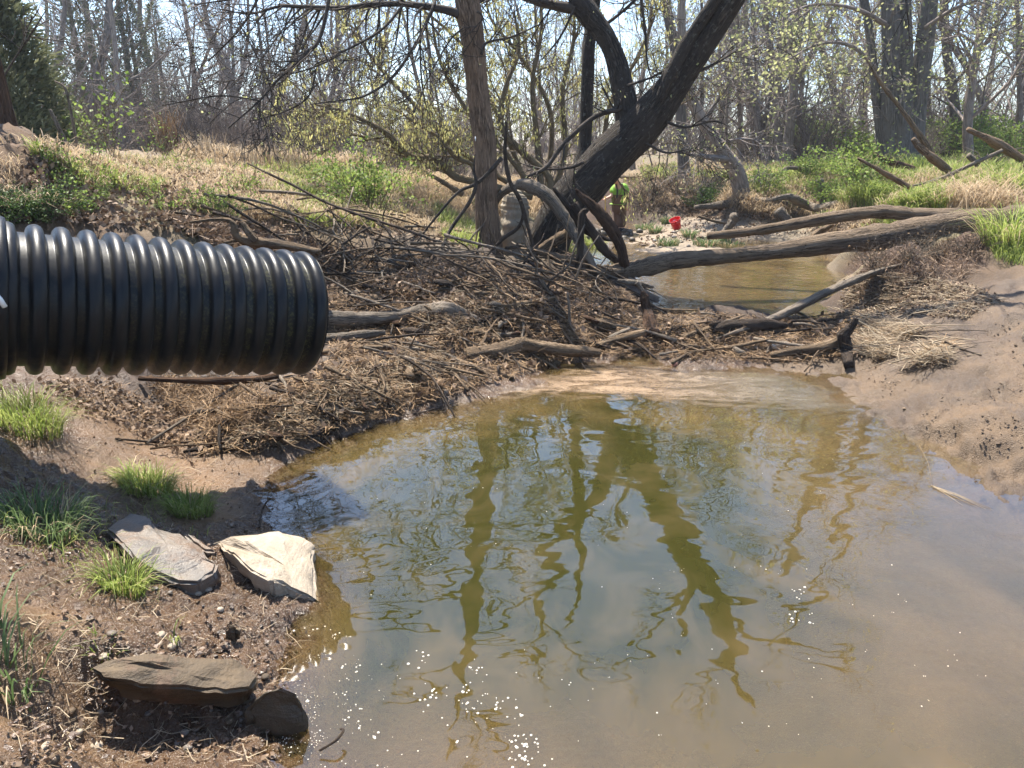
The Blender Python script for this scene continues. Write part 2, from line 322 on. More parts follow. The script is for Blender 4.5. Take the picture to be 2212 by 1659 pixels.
def terrain(x, y):
    x = np.asarray(x, float).ravel(); y = np.asarray(y, float).ravel()
    wx = x + .12 * fbm(x, y, 1.7, 3, 5); wy = y + .12 * fbm(x, y, 1.7, 3, 9)
    h, wt = base_h(wx, wy)
    amp = wt @ ZAMP; r = np.hypot(x, y)
    n = fbm(x, y, 1.6, 3, 1) * 2.2 + fbm(x, y, 6.5, 3, 2) * 1.2
    near = np.clip((11 - r) / 5, 0, 1)
    n = n + near * (fbm(x, y, 22, 3, 3) * 1.0 + fbm(x, y, 50, 2, 31) * .55 * (wt @ (ZWET > .7).astype(float)))
    lump = np.abs(fbm(x, y, 9, 3, 4)); n = n - near * lump * 1.2 * (wt @ (ZWET > .9).astype(float))
    sw = wt[:, list(ZONES).index('s')]; rd = np.abs(fbm(x + .3 * fbm(x, y, 3, 2, 51), y, 4.2, 4, 50)); n = n + sw * near * (np.minimum(rd, .12) * 7 - .5 - 1.2 * np.clip(fbm(x, y, 6, 2, 52) - .12, 0, 1) * 4)
    # a little undercut step where the current eats into the sand bank
    ex = np.zeros(len(x)); LN = [atz(*q, .04)[:2] for q in ((1975, 928), (2010, 938), (2042, 943), (2072, 957), (2100, 986), (2118, 1010))]
    ok = (np.abs(x - 3) < 1.6) & (np.abs(y - 4.9) < 1.6)
    if ok.any():
        X = np.stack([x[ok] + .05 * fbm(x[ok], y[ok], 9, 2, 66), y[ok] + .05 * fbm(x[ok], y[ok], 9, 2, 67)], -1); best = np.full(len(X), 9.0); sg = np.zeros(len(X))
        for a, b in zip(LN[:-1], LN[1:]):
            d = b - a; tt = np.clip(((X - a) @ d) / (d @ d), 0, 1); v = X - a - tt[:, None] * d; ds = np.hypot(v[:, 0], v[:, 1]); cr = d[0] * (X[:, 1] - a[1]) - d[1] * (X[:, 0] - a[0]); up = ds < best; best[up] = ds[up]; sg[up] = np.sign(cr[up])
        ex[ok] = np.where(sg > 0, .075 * np.clip(best / .015, 0, 1) * np.exp(-best / .35), 0)
    h = h + ex
    return h + amp * n + .25 * fbm(x, y, .09, 2, 8) * np.clip((r - 25) / 40, 0, 1), wt
az = np.concatenate([np.arange(-47, 47, .21), np.arange(47, 313, 3.5)]) * math.pi / 180
rr = np.concatenate([np.geomspace(.5, 7.5, 420), np.geomspace(7.5, 330, 300)[1:]])
AZ, RR = np.meshgrid(az, rr, indexing='ij'); gx = (RR * np.sin(AZ)).ravel(); gy = (RR * np.cos(AZ)).ravel()
gz, gw = terrain(gx, gy)
na, nr = len(az), len(rr)
ii = np.arange(na)[:, None]; jj = np.arange(nr - 1)[None]; i2 = (ii + 1) % na
GQ = np.stack([ii * nr + jj, i2 * nr + jj, i2 * nr + jj + 1, ii * nr + jj + 1], -1).reshape(-1, 4)[:, ::-1]
GV = np.stack([gx, gy, gz], -1)
b = MB(); b.add(GV, GQ)
c0 = len(GV); b.add([[0, 0, float(gz.reshape(na, nr)[:, 0].mean())]])
b.t.append(np.array([[c0, ((i + 1) % na) * nr, i * nr] for i in range(na)])[:, ::-1]); b.tm.append(np.zeros(na, int))
t = NT('soil'); pos = t.tc()
col = t.attr('soil').outputs['Color']; wet = t.attr('wet').outputs['Fac']
nA = t.noise(pos, 3.5, 6, .65); nB = t.noise(pos, 28, 6, .7); nC = t.noise(pos, 110, 3, .6)
c = t.mix(1.0, col, t.n('CombineColor', {0: t.ramp(nA, .3, .7, .72, 1.25), 1: t.ramp(nA, .3, .7, .72, 1.22), 2: t.ramp(nA, .3, .7, .72, 1.15)}).outputs[0], 'MULTIPLY')
c = t.mix(t.ramp(nB, .52, .72, 0, .65), c, t.mix(.5, c, (.05, .03, .018)))
c = t.mix(t.ramp(nC, .6, .75, 0, .45), c, t.mix(.6, c, (.55, .43, .3)))
h = t.math('ADD', t.math('MULTIPLY', nB, 1.0), t.math('MULTIPLY', nC, .55))
rough = t.math('SUBTRACT', .92, t.math('MULTIPLY', wet, t.ramp(nB, .35, .62, .84, .6)))
t.pbsdf(c, rough, t.bump(h, 1.0, .016), .5); M['soil'] = t.m
ground = b.obj('ground', M['soil']); tag(ground, kind='structure')
colv = gw @ ZCOL; wetv = gw @ ZWET
# grassy flats: patches of leaf mould and moss
mo = np.clip(fbm(gx, gy, .8, 3, 21) * 3, 0, 1)[:, None] * (gw[:, ZKEY.index('g')] + gw[:, ZKEY.index('f')])[:, None] * .6
dk = np.clip((fbm(gx, gy, 2.6, 5, 61) + .03) * 4, 0, 1)[:, None] * gw[:, [ZKEY.index('s')]] * .55
colv = colv * (1 - dk) + np.array([.045, .027, .016]) * dk
colv = colv * (1 - mo) + np.array([.12, .13, .045]) * mo
attr(ground.data, 'soil', np.concatenate([np.concatenate([colv, [[.2, .15, .1]]]), np.ones((c0 + 1, 1))], 1), 'FLOAT_COLOR')
attr(ground.data, 'wet', np.append(wetv, 1))
BVH = BVHTree.FromPolygons(GV.tolist(), GQ.tolist())
def hit(px, py, up=0.0):
    d = ray(px, py); h, nrm, _, _ = BVH.ray_cast(Vector(CAM), Vector(d))
    if h is None: return None
    p = np.array(h); p[2] += up; return p
def gz_at(x, y):
    h, _, _, _ = BVH.ray_cast(Vector((x, y, 60)), Vector((0, 0, -1)))
    return h[2] if h else 0.0
def on(x, y, up=0.0): return np.array([x, y, gz_at(x, y) + up])

# ---------- water
def inpoly(x, y, P):
    c = np.zeros(len(x), bool); P = np.asarray(P); j = len(P) - 1
    for i in range(len(P)):
        xi, yi = P[i]; xj, yj = P[j]
        c ^= ((yi > y) != (yj > y)) & (x < (xj - xi) * (y - yi) / (yj - yi + 1e-12) + xi); j = i
    return c
def water(name, z, xs, ys, poly, deep, shal, kop, ripx, ripy, bst, seed, silt, rough=.005, emix=(.02, .34), ring=None, sss=.16):
    X, Y = np.meshgrid(xs, ys, indexing='ij'); x, y = X.ravel(), Y.ravel()
    h, _ = terrain(x, y); dep = z - h; nx, ny = len(xs), len(ys)
    i = np.arange(nx - 1)[:, None] * ny; j = np.arange(ny - 1)[None]
    Q = np.stack([i + j, i + ny + j, i + ny + j + 1, i + j + 1], -1).reshape(-1, 4)
    ok = (dep > -.06) & inpoly(x, y, poly)
    Q = Q[ok[Q].all(1)]
    used = np.unique(Q); mp = np.full(len(x), -1); mp[used] = np.arange(len(used))
    mb = MB(); V = np.stack([x, y, np.full(len(x), z)], -1)[used]
    mb.add(V, mp[Q])
    t = NT(name + '_surface'); p = t.tc()
    dp = t.attr('depth').outputs['Fac']
    pn = t.n('Mapping', {'Vector': p, 'Scale': (1, .6, 1), 'Rotation': (0, 0, .5)}).outputs[0]
    big = t.noise(pn, 1.1, 4, .55, 1.2)
    dd = t.math('ADD', dp, t.ramp(big, .3, .7, -.16, .16))
    colr = t.mix(t.ramp(dd, *emix), shal, deep)
    colr = t.mix(t.ramp(t.noise(pn, 2.3, 3, .6, 1.5), .45, .8, 0, .5), colr, silt)
    op = t.math('SUBTRACT', 1.0, t.math('POWER', 2.718, t.math('MULTIPLY', t.math('MAXIMUM', dp, 0.0), -kop)))
    v2 = t.n('Mapping', {'Vector': p, 'Scale': (ripx, ripy, 1)}).outputs[0]
    r1 = t.noise(v2, 1.0, 1, .35, 1.1)
    if ring:
        dr = t.n('VectorMath', {0: p, 1: ring}, operation='DISTANCE').outputs['Value']; dr = t.math('ADD', dr, t.ramp(t.noise(p, 2.2, 2), .3, .7, -.06, .06))
        r1 = t.math('ADD', r1, t.math('MULTIPLY', t.math('MULTIPLY', t.math('SINE', t.math('MULTIPLY', dr, 48.0)), .16), t.math('POWER', 2.718, t.math('MULTIPLY', dr, -1.3))))
    r2 = t.noise(v2, 3.6, 1, .4, .8)
    amp = t.ramp(t.noise(p, .55, 2), .35, .65, .55, 1.3)
    bp = t.bump(t.math('MULTIPLY', t.math('ADD', r1, t.math('MULTIPLY', r2, .1)), amp), bst, .1)
    dif = t.n('SubsurfaceScattering', {'Color': colr, 'Scale': sss, 'Radius': (1.0, .85, .55)}, falloff='BURLEY').outputs[0]   # muddy water: light spreads under the surface
    body = t.n('MixShader', {0: op, 1: t.n('BsdfTransparent', {'Color': (.93, .9, .82, 1)}).outputs[0], 2: dif}).outputs[0]
    gl = t.n('BsdfGlossy', {'Color': (1, 1, 1, 1), 'Roughness': rough, 'Normal': bp}).outputs[0]
    fr = t.n('Fresnel', {'IOR': 1.68, 'Normal': bp}).outputs[0]
    t.surf(t.n('MixShader', {0: fr, 1: body, 2: gl}).outputs[0])
    o = mb.obj(name, t.m); tag(o, kind='structure'); attr(o.data, 'depth', dep[used])
    return o
POOL = [(-3, 1), (-3, 7.0), (0, 8.0), (1.4, 7.6), (3, 7.2), (4.5, 6.5), (9, 6), (9, -.5), (-1, -.5)]
water('pool_water', 0.0, np.arange(-2.6, 8, .045), np.arange(-.3, 8, .045), POOL, (.028, .0265, .0062), (.118, .08, .028), 7.5, 1.8, 2.8, .062, 3, (.1, .072, .032), ring=(-1.5, 4.3, 0))
CREEK = [(0.5, 9.3), (1.7, 8.75), (2.6, 8.4), (4.2, 8.3), (5, 9), (6, 12), (7, 17), (5, 20), (3.5, 28), (-6, 30), (-3, 20), (.3, 14), (0.2, 11)]
water('creek_water', 0.1, np.arange(-5, 7, .07), np.arange(8, 28, .09), CREEK, (.075, .05, .017), (.12, .08, .035), 9, 5, 7, .1, 5, (.1, .07, .03))

# ---------- corrugated pipe
E = atY(660, 678, 4.45); ZL = atY(20, 646, 3.586)
ax = (E - ZL) / np.linalg.norm(E - ZL); Lp = np.linalg.norm(E - ZL)
pipe = empty('drain_pipe', E - np.array([0, 0, .375]), 'big black corrugated plastic drain pipe sticking out over the pool', 'pipe')
pu = np.cross(ax, [0, 0, 1]); pu /= np.linalg.norm(pu); pw = np.cross(pu, ax)
def revolve(prof, k, name, mat, origin, parent):
    prof = np.asarray(prof); a = np.arange(k) * 2 * math.pi / k
    V = E[None, None] - ax * prof[:, 0][:, None, None] + (pu * np.cos(a)[:, None] + pw * np.sin(a)[:, None])[None] * (prof[:, 1][:, None] * (1 + .012 * fbm(np.cos(a)[None] * 1.5 + prof[:, 0][:, None] * 3, np.sin(a)[None] * 1.5 + 7 + prof[:, 0][:, None] * .1, 1.2, 3, 91)))[..., None]
    T = np.stack([np.repeat(prof[:, 0][:, None], k, 1), np.cos(a)[None] * prof[:, 1][:, None], np.sin(a)[None] * prof[:, 1][:, None]], -1)
    n = len(prof); i = np.arange(n - 1)[:, None] * k; j = np.arange(k)[None]; j2 = (j + 1) % k
    Q = np.stack([i + j, i + j2, i + k + j2, i + k + j], -1).reshape(-1, 4)
    mb = MB(); mb.add(V.reshape(-1, 3) - np.asarray(origin), Q, None, 0, T.reshape(-1, 3)); return mb.obj(name, mat, parent)
t = NT('black_plastic'); v = t.tc(); rad = t.n('SeparateXYZ', {0: v})
dn = t.noise(v, 9, 5, .7); sp = t.noise(v, 60, 4, .7)
rr2 = t.math('SQRT', t.math('ADD', t.math('POWER', rad.outputs[1], 2), t.math('POWER', rad.outputs[2], 2)))
val = t.ramp(rr2, .35, .334)
al = t.math('MULTIPLY', t.math('MULTIPLY', val, t.ramp(sp, .5, .62)), t.ramp(rad.outputs[0], 1.3, .2, .15, 1))
c = t.mix(t.ramp(dn, .45, .75, 0, .6), (.005, .0055, .0065), (.014, .012, .01))
du = t.ramp(t.noise(t.tc(6, 1.2, 1.2), 3.5, 5, .7), .52, .75, 0, .32); c = t.mix(du, c, (.06, .05, .038)); c = t.mix(t.math('MULTIPLY', al, .65), c, (.1, .095, .04))
low = t.math('MULTIPLY', t.ramp(rad.outputs[2], -.15, -.36), t.ramp(t.noise(v, 22, 4, .7), .42, .62))
c = t.mix(t.math('MULTIPLY', low, .6), c, (.11, .075, .045))
t.pbsdf(c, t.ramp(dn, .3, .7, .3, .5), t.bump(t.noise(v, 120, 3), .12, .004), .24); M['pipe'] = t.m
NR = 13; pit = (Lp - .03) / NR; prof = [(0.0, .33), (0.0, .352)]
for i in range(NR + 20):
    for s in range(16):
        f = s / 16
        if f < .66: g = math.sin(math.pi * f / .66) ** .3
        else: g = 0
        prof.append((.004 + pit * (i + f), .33 + .045 * g))
po = np.array(pipe.location)
revolve(prof, 96, 'corrugated_wall', M['pipe'], po, pipe)
revolve([(0.0, .33), (.01, .322), (1.5, .322), (3.3, .322)][::-1], 96, 'inner_liner', M['pipe'], po, pipe)
x0 = Lp + .02
cou = revolve([(x0, .372), (x0, .392), (x0 + .02, .398), (x0 + .05, .398), (x0 + .06, .386), (x0 + .28, .386), (x0 + .3, .398), (x0 + .34, .398), (x0 + .36, .37)], 96, 'coupling_band', M['pipe'], po, pipe)
t = NT('white_plastic'); t.pbsdf((.75, .75, .72), .35); M['white'] = t.m
p = atY(6, 592, 3.25)
mb = MB(); vdir = pu if np.dot(pu, CAM - E) > 0 else -pu
cen = E - ax * (x0 + .035) + vdir * .397 + pw * .06
mb.tube([cen - ax * .02 + pw * .03 - vdir * .006, cen + pw * .0 + vdir * .004, cen + ax * .02 - pw * .035 - vdir * .002], [.008, .013, .012], 8, 0); 
mb.v = [q - po for q in mb.v]; mb.obj('latch', M['white'], cou)
# ---------- branches
def unit(v): return v / (np.linalg.norm(v) + 1e-9)
def perp(rng, d):
    u = np.cross(d, [.2, .9, .35]); u = unit(u); v = np.cross(d, u); a = rng.uniform(0, 2 * math.pi)
    return u * math.cos(a) + v * math.sin(a)
def grow(mb, rng, p, d, L, r, lvl, S, tips):
    """one branch and, along it, the next level of branches; S: per-level settings"""
    nseg = max(3, int(L / S['seg'][min(lvl, len(S['seg']) - 1)])); P = [np.array(p, float)]; d = unit(np.array(d, float)); st = L / nseg
    up = S['up'][min(lvl, len(S['up']) - 1)]; wg = S['wig']
    D = [d]
    for i in range(nseg):
        d = unit(d + rng.normal(0, wg, 3) + np.array([0, 0, up]) * st); P.append(P[-1] + d * st); D.append(d)
    P = np.array(P); t = np.linspace(0, 1, nseg + 1); rad = np.maximum(r * (1 - t) ** .8 + r * .12, S['rmin'])
    mb.tube(P, rad, 5 if r > .03 else 4 if r > .012 else 3, S['mat'](lvl, r), cap=False)
    if lvl + 1 < S['levels']:
        nb = S['nb'][lvl]; nb = max(1, int(rng.normal(nb, nb * .2)))
        for k in range(nb):
            f = rng.uniform(S['t0'], 1.0); i = min(int(f * nseg), nseg - 1); q = P[i] + (P[i + 1] - P[i]) * (f * nseg - i)
            an = math.radians(rng.uniform(*S['ang'])); nd = D[i] * math.cos(an) + perp(rng, D[i]) * math.sin(an)
            grow(mb, rng, q, nd, L * rng.uniform(*S['lr']) * (1.15 - .5 * f), max(S['rmin'], rad[i] * rng.uniform(.4, .65)), lvl + 1, S, tips)
    if lvl >= S['levels'] - 1:
        for i in range(1, nseg + 1): tips.append(P[i])
def quads(mb, C, size, mat, rng, aspect=1.7, hang=0.0, droop=None):
    """small leaf-shaped faces at the points C"""
    C = np.asarray(C); n = len(C)
    if n == 0: return
    a = rng.normal(0, 1, (n, 3)); a[:, 2] = a[:, 2] * (1 - hang) - 2.5 * hang; a /= np.linalg.norm(a, axis=1, keepdims=True)
    b = np.cross(a, rng.normal(0, 1, (n, 3))); b /= np.linalg.norm(b, axis=1, keepdims=True) + 1e-9
    s = size * rng.uniform(.6, 1.35, (n, 1)); c = np.cross(a, b)
    V = np.stack([C, C + a * s * .5 * aspect + b * s * .5 + c * s * .12, C + a * s * aspect, C + a * s * .5 * aspect - b * s * .5 + c * s * .12], 1).reshape(-1, 3)
    mb.add(V, np.arange(4 * n).reshape(-1, 4), None, mat)
def scatter_near(rng, P, n, sig):
    P = np.asarray(P); return P[rng.integers(0, len(P), n)] + rng.normal(0, sig, (n, 3))

# ---------- woodland trees: a few kinds, then one object per tree
def forest_kind(seed, Ht, r0, leaves, lmat, lsize, lean=.03, first=.3, nl1=18, twl=5, bmat='bark_forest', tmat='twig_forest'):
    rng = np.random.default_rng(seed)
    tm, cm = MB(), MB(); n = 16; P = [np.array([0, 0, -.3])]; d = np.array([rng.normal(0, lean), rng.normal(0, lean), 1.0]); D = [d]
    for i in range(n):
        d = unit(d + np.array([rng.normal(0, .07), rng.normal(0, .07), .05])); P.append(P[-1] + d * Ht / n); D.append(d)
    P = np.array(P); t = np.linspace(0, 1, n + 1); rad = r0 * (1 - t * .82) * (1 + .5 * np.exp(-t * 22))
    tm.tube(P, rad, 8, 0, .12, 1.2, cap=False)
    S = dict(seg=[.5, .35, .3], up=[.25, .12, .05], wig=.16, rmin=.005, mat=lambda l, r: 0, levels=3, nb=[7, twl, 0], t0=.2, ang=(25, 60), lr=(.4, .65))
    tips = []
    for k in range(nl1):
        f = first + (1 - first) * (k + rng.uniform(0, 1)) / nl1; f = min(f, .99); i = int(f * n); q = P[i] + (P[i + 1] - P[i]) * (f * n - i)
        an = math.radians(rng.uniform(35, 65)); nd = D[i] * math.cos(an) + perp(rng, np.array([0, 0, 1.])) * math.sin(an)
        grow(cm, rng, q, nd, Ht * rng.uniform(.16, .3) * (1.2 - .7 * f), rad[i] * rng.uniform(.25, .45), 0, S, tips)
    if leaves: quads(cm, scatter_near(rng, tips, leaves, .12), lsize, 1, rng, 1.5)
    return tm.mesh('trunk', M[bmat]), cm.mesh('crown', [M[tmat], M[lmat]])
KB = [forest_kind(100 + i, 8.6 + .9 * (i % 3), .11, 0, 'leaf_spring', .05, lean=.06, first=.14, nl1=17, twl=5) for i in range(4)]
KL = [forest_kind(200 + i, 9.6 + 1.1 * (i % 3), .11, 520, 'leaf_spring', .055, lean=.05, first=.1, nl1=20, twl=5) for i in range(4)]
KS = [forest_kind(300 + i, 6.5 + i, .045, (0, 250, 400)[i], 'leaf_spring', .05, first=.1, nl1=13, twl=5) for i in range(3)]
TN = 0
def put_tree(kind, base, top_dir, s, name, label, cat, group, spin=None, thick=1.0, rng=R):
    e = empty(name, base, label, cat, group)
    z = unit(np.asarray(top_dir, float)); a = rng.uniform(0, 6.283) if spin is None else spin
    q = Vector((0, 0, 1)).rotation_difference(Vector(z)) @ Matrix.Rotation(a, 3, 'Z').to_quaternion()
    e.rotation_mode = 'QUATERNION'; e.rotation_quaternion = q; e.scale = (s * thick, s * thick, s)
    for nm, me in zip(('trunk', 'crown'), kind):
        o = bpy.data.objects.new(nm, me); COL.objects.link(o); o.parent = e
    return e
LB = 'bare grey tree in the wood beyond the grassy bank, one of many alike'
LL = 'slim tree with fresh yellow-green leaves in the wood across the creek'
LS = 'thin understorey sapling at the edge of the wood'
placed = []
def far_tree(bx, Y, tx=None, wpx=None, kind=None, leafy=False):
    x = (bx - 1106) / F * Y / 1.02; g = on(x, Y); B = g
    k = kind or (KL if leafy else KB)[R.integers(0, 4)]
    if tx is None: dirv = (R.normal(0, .05), R.normal(0, .05), 1)
    else: T = atY(tx, 0, Y); dirv = T - B
    s = R.uniform(.85, 1.2); th = R.uniform(.55, 1.1)
    if wpx: th = np.clip(wpx * Y / F / 2 / .11 / s, .5, 2.4)
    th2 = th ** .5; s *= th2; th /= th2
    put_tree(k, B, dirv, s, 'woodland_tree', LL if leafy else LB, 'tree', 'leafing trees of the wood' if leafy else 'bare trees of the wood', thick=th)
    placed.append((x, Y))
# trunks one can tell apart in the photograph: base x, distance, x at the top of the frame, width
for a in ((125, 27, 95, 16), (228, 30, 205, 26), (330, 34, 322, 14), (373, 36, 378, 16), (300, 40, 268, 12), (517, 33, 500, 12), (548, 30, 520, 16), (563, 31, 600, 13), (692, 33, 660, 15), (716, 36, 720, 11), (170, 33, 120, 12), (60, 30, 5, 14), (30, 36, -40, 12), (440, 38, 410, 14), (480, 40, 492, 12),
          (630, 38, 640, 13), (760, 36, 748, 11), (820, 38, 842, 12), (930, 40, 925, 12), (90, 40, 60, 14), (260, 37, 240, 10), (400, 31, 430, 11), (610, 30, 585, 9), (655, 40, 690, 11)):
    far_tree(a[0], a[1], a[2], a[3])
for a in ((1645, 27, 1632, 17), (1675, 26, 1684, 17), (1590, 31, 1585, 12), (1628, 33, 1630, 10), (1705, 30, 1690, 13), (1738, 28, 1735, 14), (1842, 30, 1808, 17), (1895, 25, 1885, 10), (2040, 27, 2052, 22), (2068, 24, 2100, 20), (2118, 27, 2108, 17), (2145, 34, 2140, 16), (2195, 31, 2200, 17), (1770, 37, 1800, 13), (1550, 35, 1540, 10),
          (1530, 38, 1555, 12), (2010, 33, 2015, 12), (2090, 38, 2080, 12), (2170, 27, 2215, 12), (1860, 38, 1850, 13), (1610, 40, 1622, 12), (1660, 40, 1668, 10), (1720, 38, 1722, 10)):
    far_tree(a[0], a[1], a[2], a[3], leafy=R.random() < .75)
rng = np.random.default_rng(5)
tries = 0
while len(placed) < 132 and tries < 6000:
    tries += 1
    a = rng.uniform(-39, 39) if rng.random() < .75 else rng.uniform(2, 39); r = rng.uniform(29, 78) if rng.random() < .8 else rng.uniform(27, 40)
    x, y = r * math.sin(math.radians(a)), r * math.cos(math.radians(a))
    if a > -2: r_min = 27
    if min((x - u) ** 2 + (y - v) ** 2 for u, v in placed) < 1.5 ** 2: continue
    px = 1106 + F * x / y * 1.02
    leafy = a > 3 and rng.random() < .8 or rng.random() < .07
    far_tree(px, y, None, None, None, leafy)
def far_small(bx, Y, i, s=1.0):
    x = (bx - 1106) / F * Y / 1.02
    put_tree(KS[i], on(x, Y), (R.normal(0, .1), R.normal(0, .1), 1), s * R.uniform(.7, 1.2), 'understorey_sapling', LS if i == 0 else 'thin understorey sapling dotted with small yellow-green leaves', 'sapling', 'bare saplings at the edge of the wood' if i == 0 else 'leafing saplings at the edge of the wood')
for k in range(50):
    a = rng.uniform(-37, 5) if k < 30 else rng.uniform(2, 38)
    far_small(1106 + F * math.tan(math.radians(a)) * 1.02, rng.uniform(24, 40), (0 if rng.random() < .85 else 1) if k < 30 else int(rng.integers(0, 3)), rng.uniform(.55, 1.05))

# ---------- thicket brush in front of the wood
def brush_kind(seed, n, h, leaves, lmat, ls, spread=.5, mat='twig_forest', sub=4, up=.3, twr=.009, arch=-.0):
    rng = np.random.default_rng(seed); mb = MB(); tips = []
    S = dict(seg=[.25, .2], up=[arch, 0], wig=.14, rmin=.004, mat=lambda l, r: 0, levels=2, nb=[sub, 0], t0=.25, ang=(20, 60), lr=(.3, .6))
    for k in range(n):
        a = rng.uniform(0, 6.283); d = np.array([math.cos(a) * spread, math.sin(a) * spread, 1]) * 1.0
        d[:2] *= rng.uniform(.2, 1.4)
        grow(mb, rng, [rng.normal(0, .12 * h), rng.normal(0, .12 * h), -.05], d, h * rng.uniform(.5, 1.1), twr * rng.uniform(.8, 1.6), 0, S, tips)
    fm = None
    if leaves:
        f = MB(); quads(f, scatter_near(rng, tips, leaves, .05 * h), ls, 0, rng, 1.5); fm = f.mesh('foliage', M[lmat])
    return mb.mesh('stems', M[mat]), fm
def put_plant(kind, base, s, name, label, cat, group=None, tilt=(0, 0), sz=1.0):
    e = empty(name, base, label, cat, group); e.rotation_euler = (tilt[0], tilt[1], R.uniform(0, 6.28)); e.scale = (s, s, s * sz)
    for nm, me in zip(('stems', 'foliage'), kind):
        if me: o = bpy.data.objects.new(nm, me); COL.objects.link(o); o.parent = e
    return e
BR = [brush_kind(400 + i, 50, 2.0, 0, 'leaf_green', .04, .7, 'twig_brush', sub=6) for i in range(3)]
for k in range(62):
    px = rng.uniform(-60, 1250) if k < 46 else rng.uniform(1500, 2300); Y = rng.uniform(21, 34) if k < 46 else rng.uniform(22, 32)
    x = (px - 1106) / F * Y; put_plant(BR[k % 3], on(x, Y), rng.uniform(.7, 1.35), 'brush_bush', 'grey leafless brush at the foot of the wood', 'bush', 'leafless brush at the foot of the wood')
for k in range(48):
    a = math.radians(rng.uniform(-37, 37)); r = rng.uniform(36, 62)
    put_plant(BR[k % 3], on(r * math.sin(a), r * math.cos(a)), rng.uniform(1.3, 2.2), 'brush_bush', 'grey leafless brush deep in the wood', 'bush', 'leafless brush deep in the wood')
GB = [brush_kind(420 + i, 22, 1.1, 1500, 'leaf_green', .042, .8, 'bark_willow', 5) for i in range(3)]
# ---------- the two big trees on the debris dam, the shrub in catkins, the trees across the creek
def pxpath(pts, Y=None):
    """[(px, py, half width in px[, distance])] -> points and radii"""
    P = []; r = []
    for i, q in enumerate(pts):
        y = q[3] if len(q) > 3 else (Y if not isinstance(Y, tuple) else Y[0] + (Y[1] - Y[0]) * i / (len(pts) - 1))
        p = atY(q[0], q[1], y); P.append(p); r.append(q[2] * mpp(p))
    return np.array(P), np.array(r)
def limb(mb, pts, Y=None, k=7, mat=0, lump=.06, m=7, lf=2.0):
    P, r = pxpath(pts, Y); P, r = smooth_path(P, r, m); mb.tube(P, r, k, mat, lump, lf); return P, r
def twigs(mb, rng, P, r, n, L, S, tips, lo=.15, hi=1.0, bias=(0, 0, 0)):
    m = len(P)
    for k in range(n):
        f = rng.uniform(lo, hi) * (m - 1); i = min(int(f), m - 2); q = P[i] + (P[i + 1] - P[i]) * (f - i); d = unit(P[i + 1] - P[i])
        an = math.radians(rng.uniform(25, 75)); nd = unit(d * math.cos(an) + perp(rng, d) * math.sin(an) + np.array(bias))
        grow(mb, rng, q, nd, L * rng.uniform(.5, 1.2), max(.004, min(r[i] * .5, .013)), 0, S, tips)
ST = dict(seg=[.13, .1, .08], up=[-.15, -.1, 0], wig=.14, rmin=.0035, mat=lambda l, r: 0, levels=3, nb=[5, 3, 0], t0=.15, ang=(20, 65), lr=(.35, .65))

# upright tree
rng = np.random.default_rng(21)
T1 = atY(1056, 548, 9.55)
t1 = empty('riverside_tree', T1, 'straight brown-barked tree standing in the debris dam, its bare limb reaching over the bank', 'tree')
mb = MB()
pth = [(1059, 590, 36), (1057, 545, 29), (1054, 480, 26), (1051, 433, 25), (1047, 313, 24), (1038, 250, 24), (1031, 187, 23.5), (1022, 90, 25), (1014, 30, 28), (1004, -40, 25), (985, -200, 23), (960, -420, 16), (938, -680, 9), (925, -860, 3)]
TP, TR = pxpath(pth, 9.55); TP, TR = smooth_path(TP, TR, 8); mb.tube(TP, TR, 20, 0, .07, 2.2)
mb.obj('trunk', M['bark_grey'], t1, origin=T1)
mb = MB(); tips = []
L1, R1 = limb(mb, [(1006, 38, 13), (981, 27, 9.5), (938, 17, 8), (871, 9, 6), (804, 10, 6), (738, 17, 5), (660, 15, 4.5), (605, 14, 3.5), (540, 30, 2), (480, 20, 1.2)], (9.55, 8.9))
twigs(mb, rng, L1, R1, 26, .9, ST, tips, .2, 1, (0, 0, -.5))
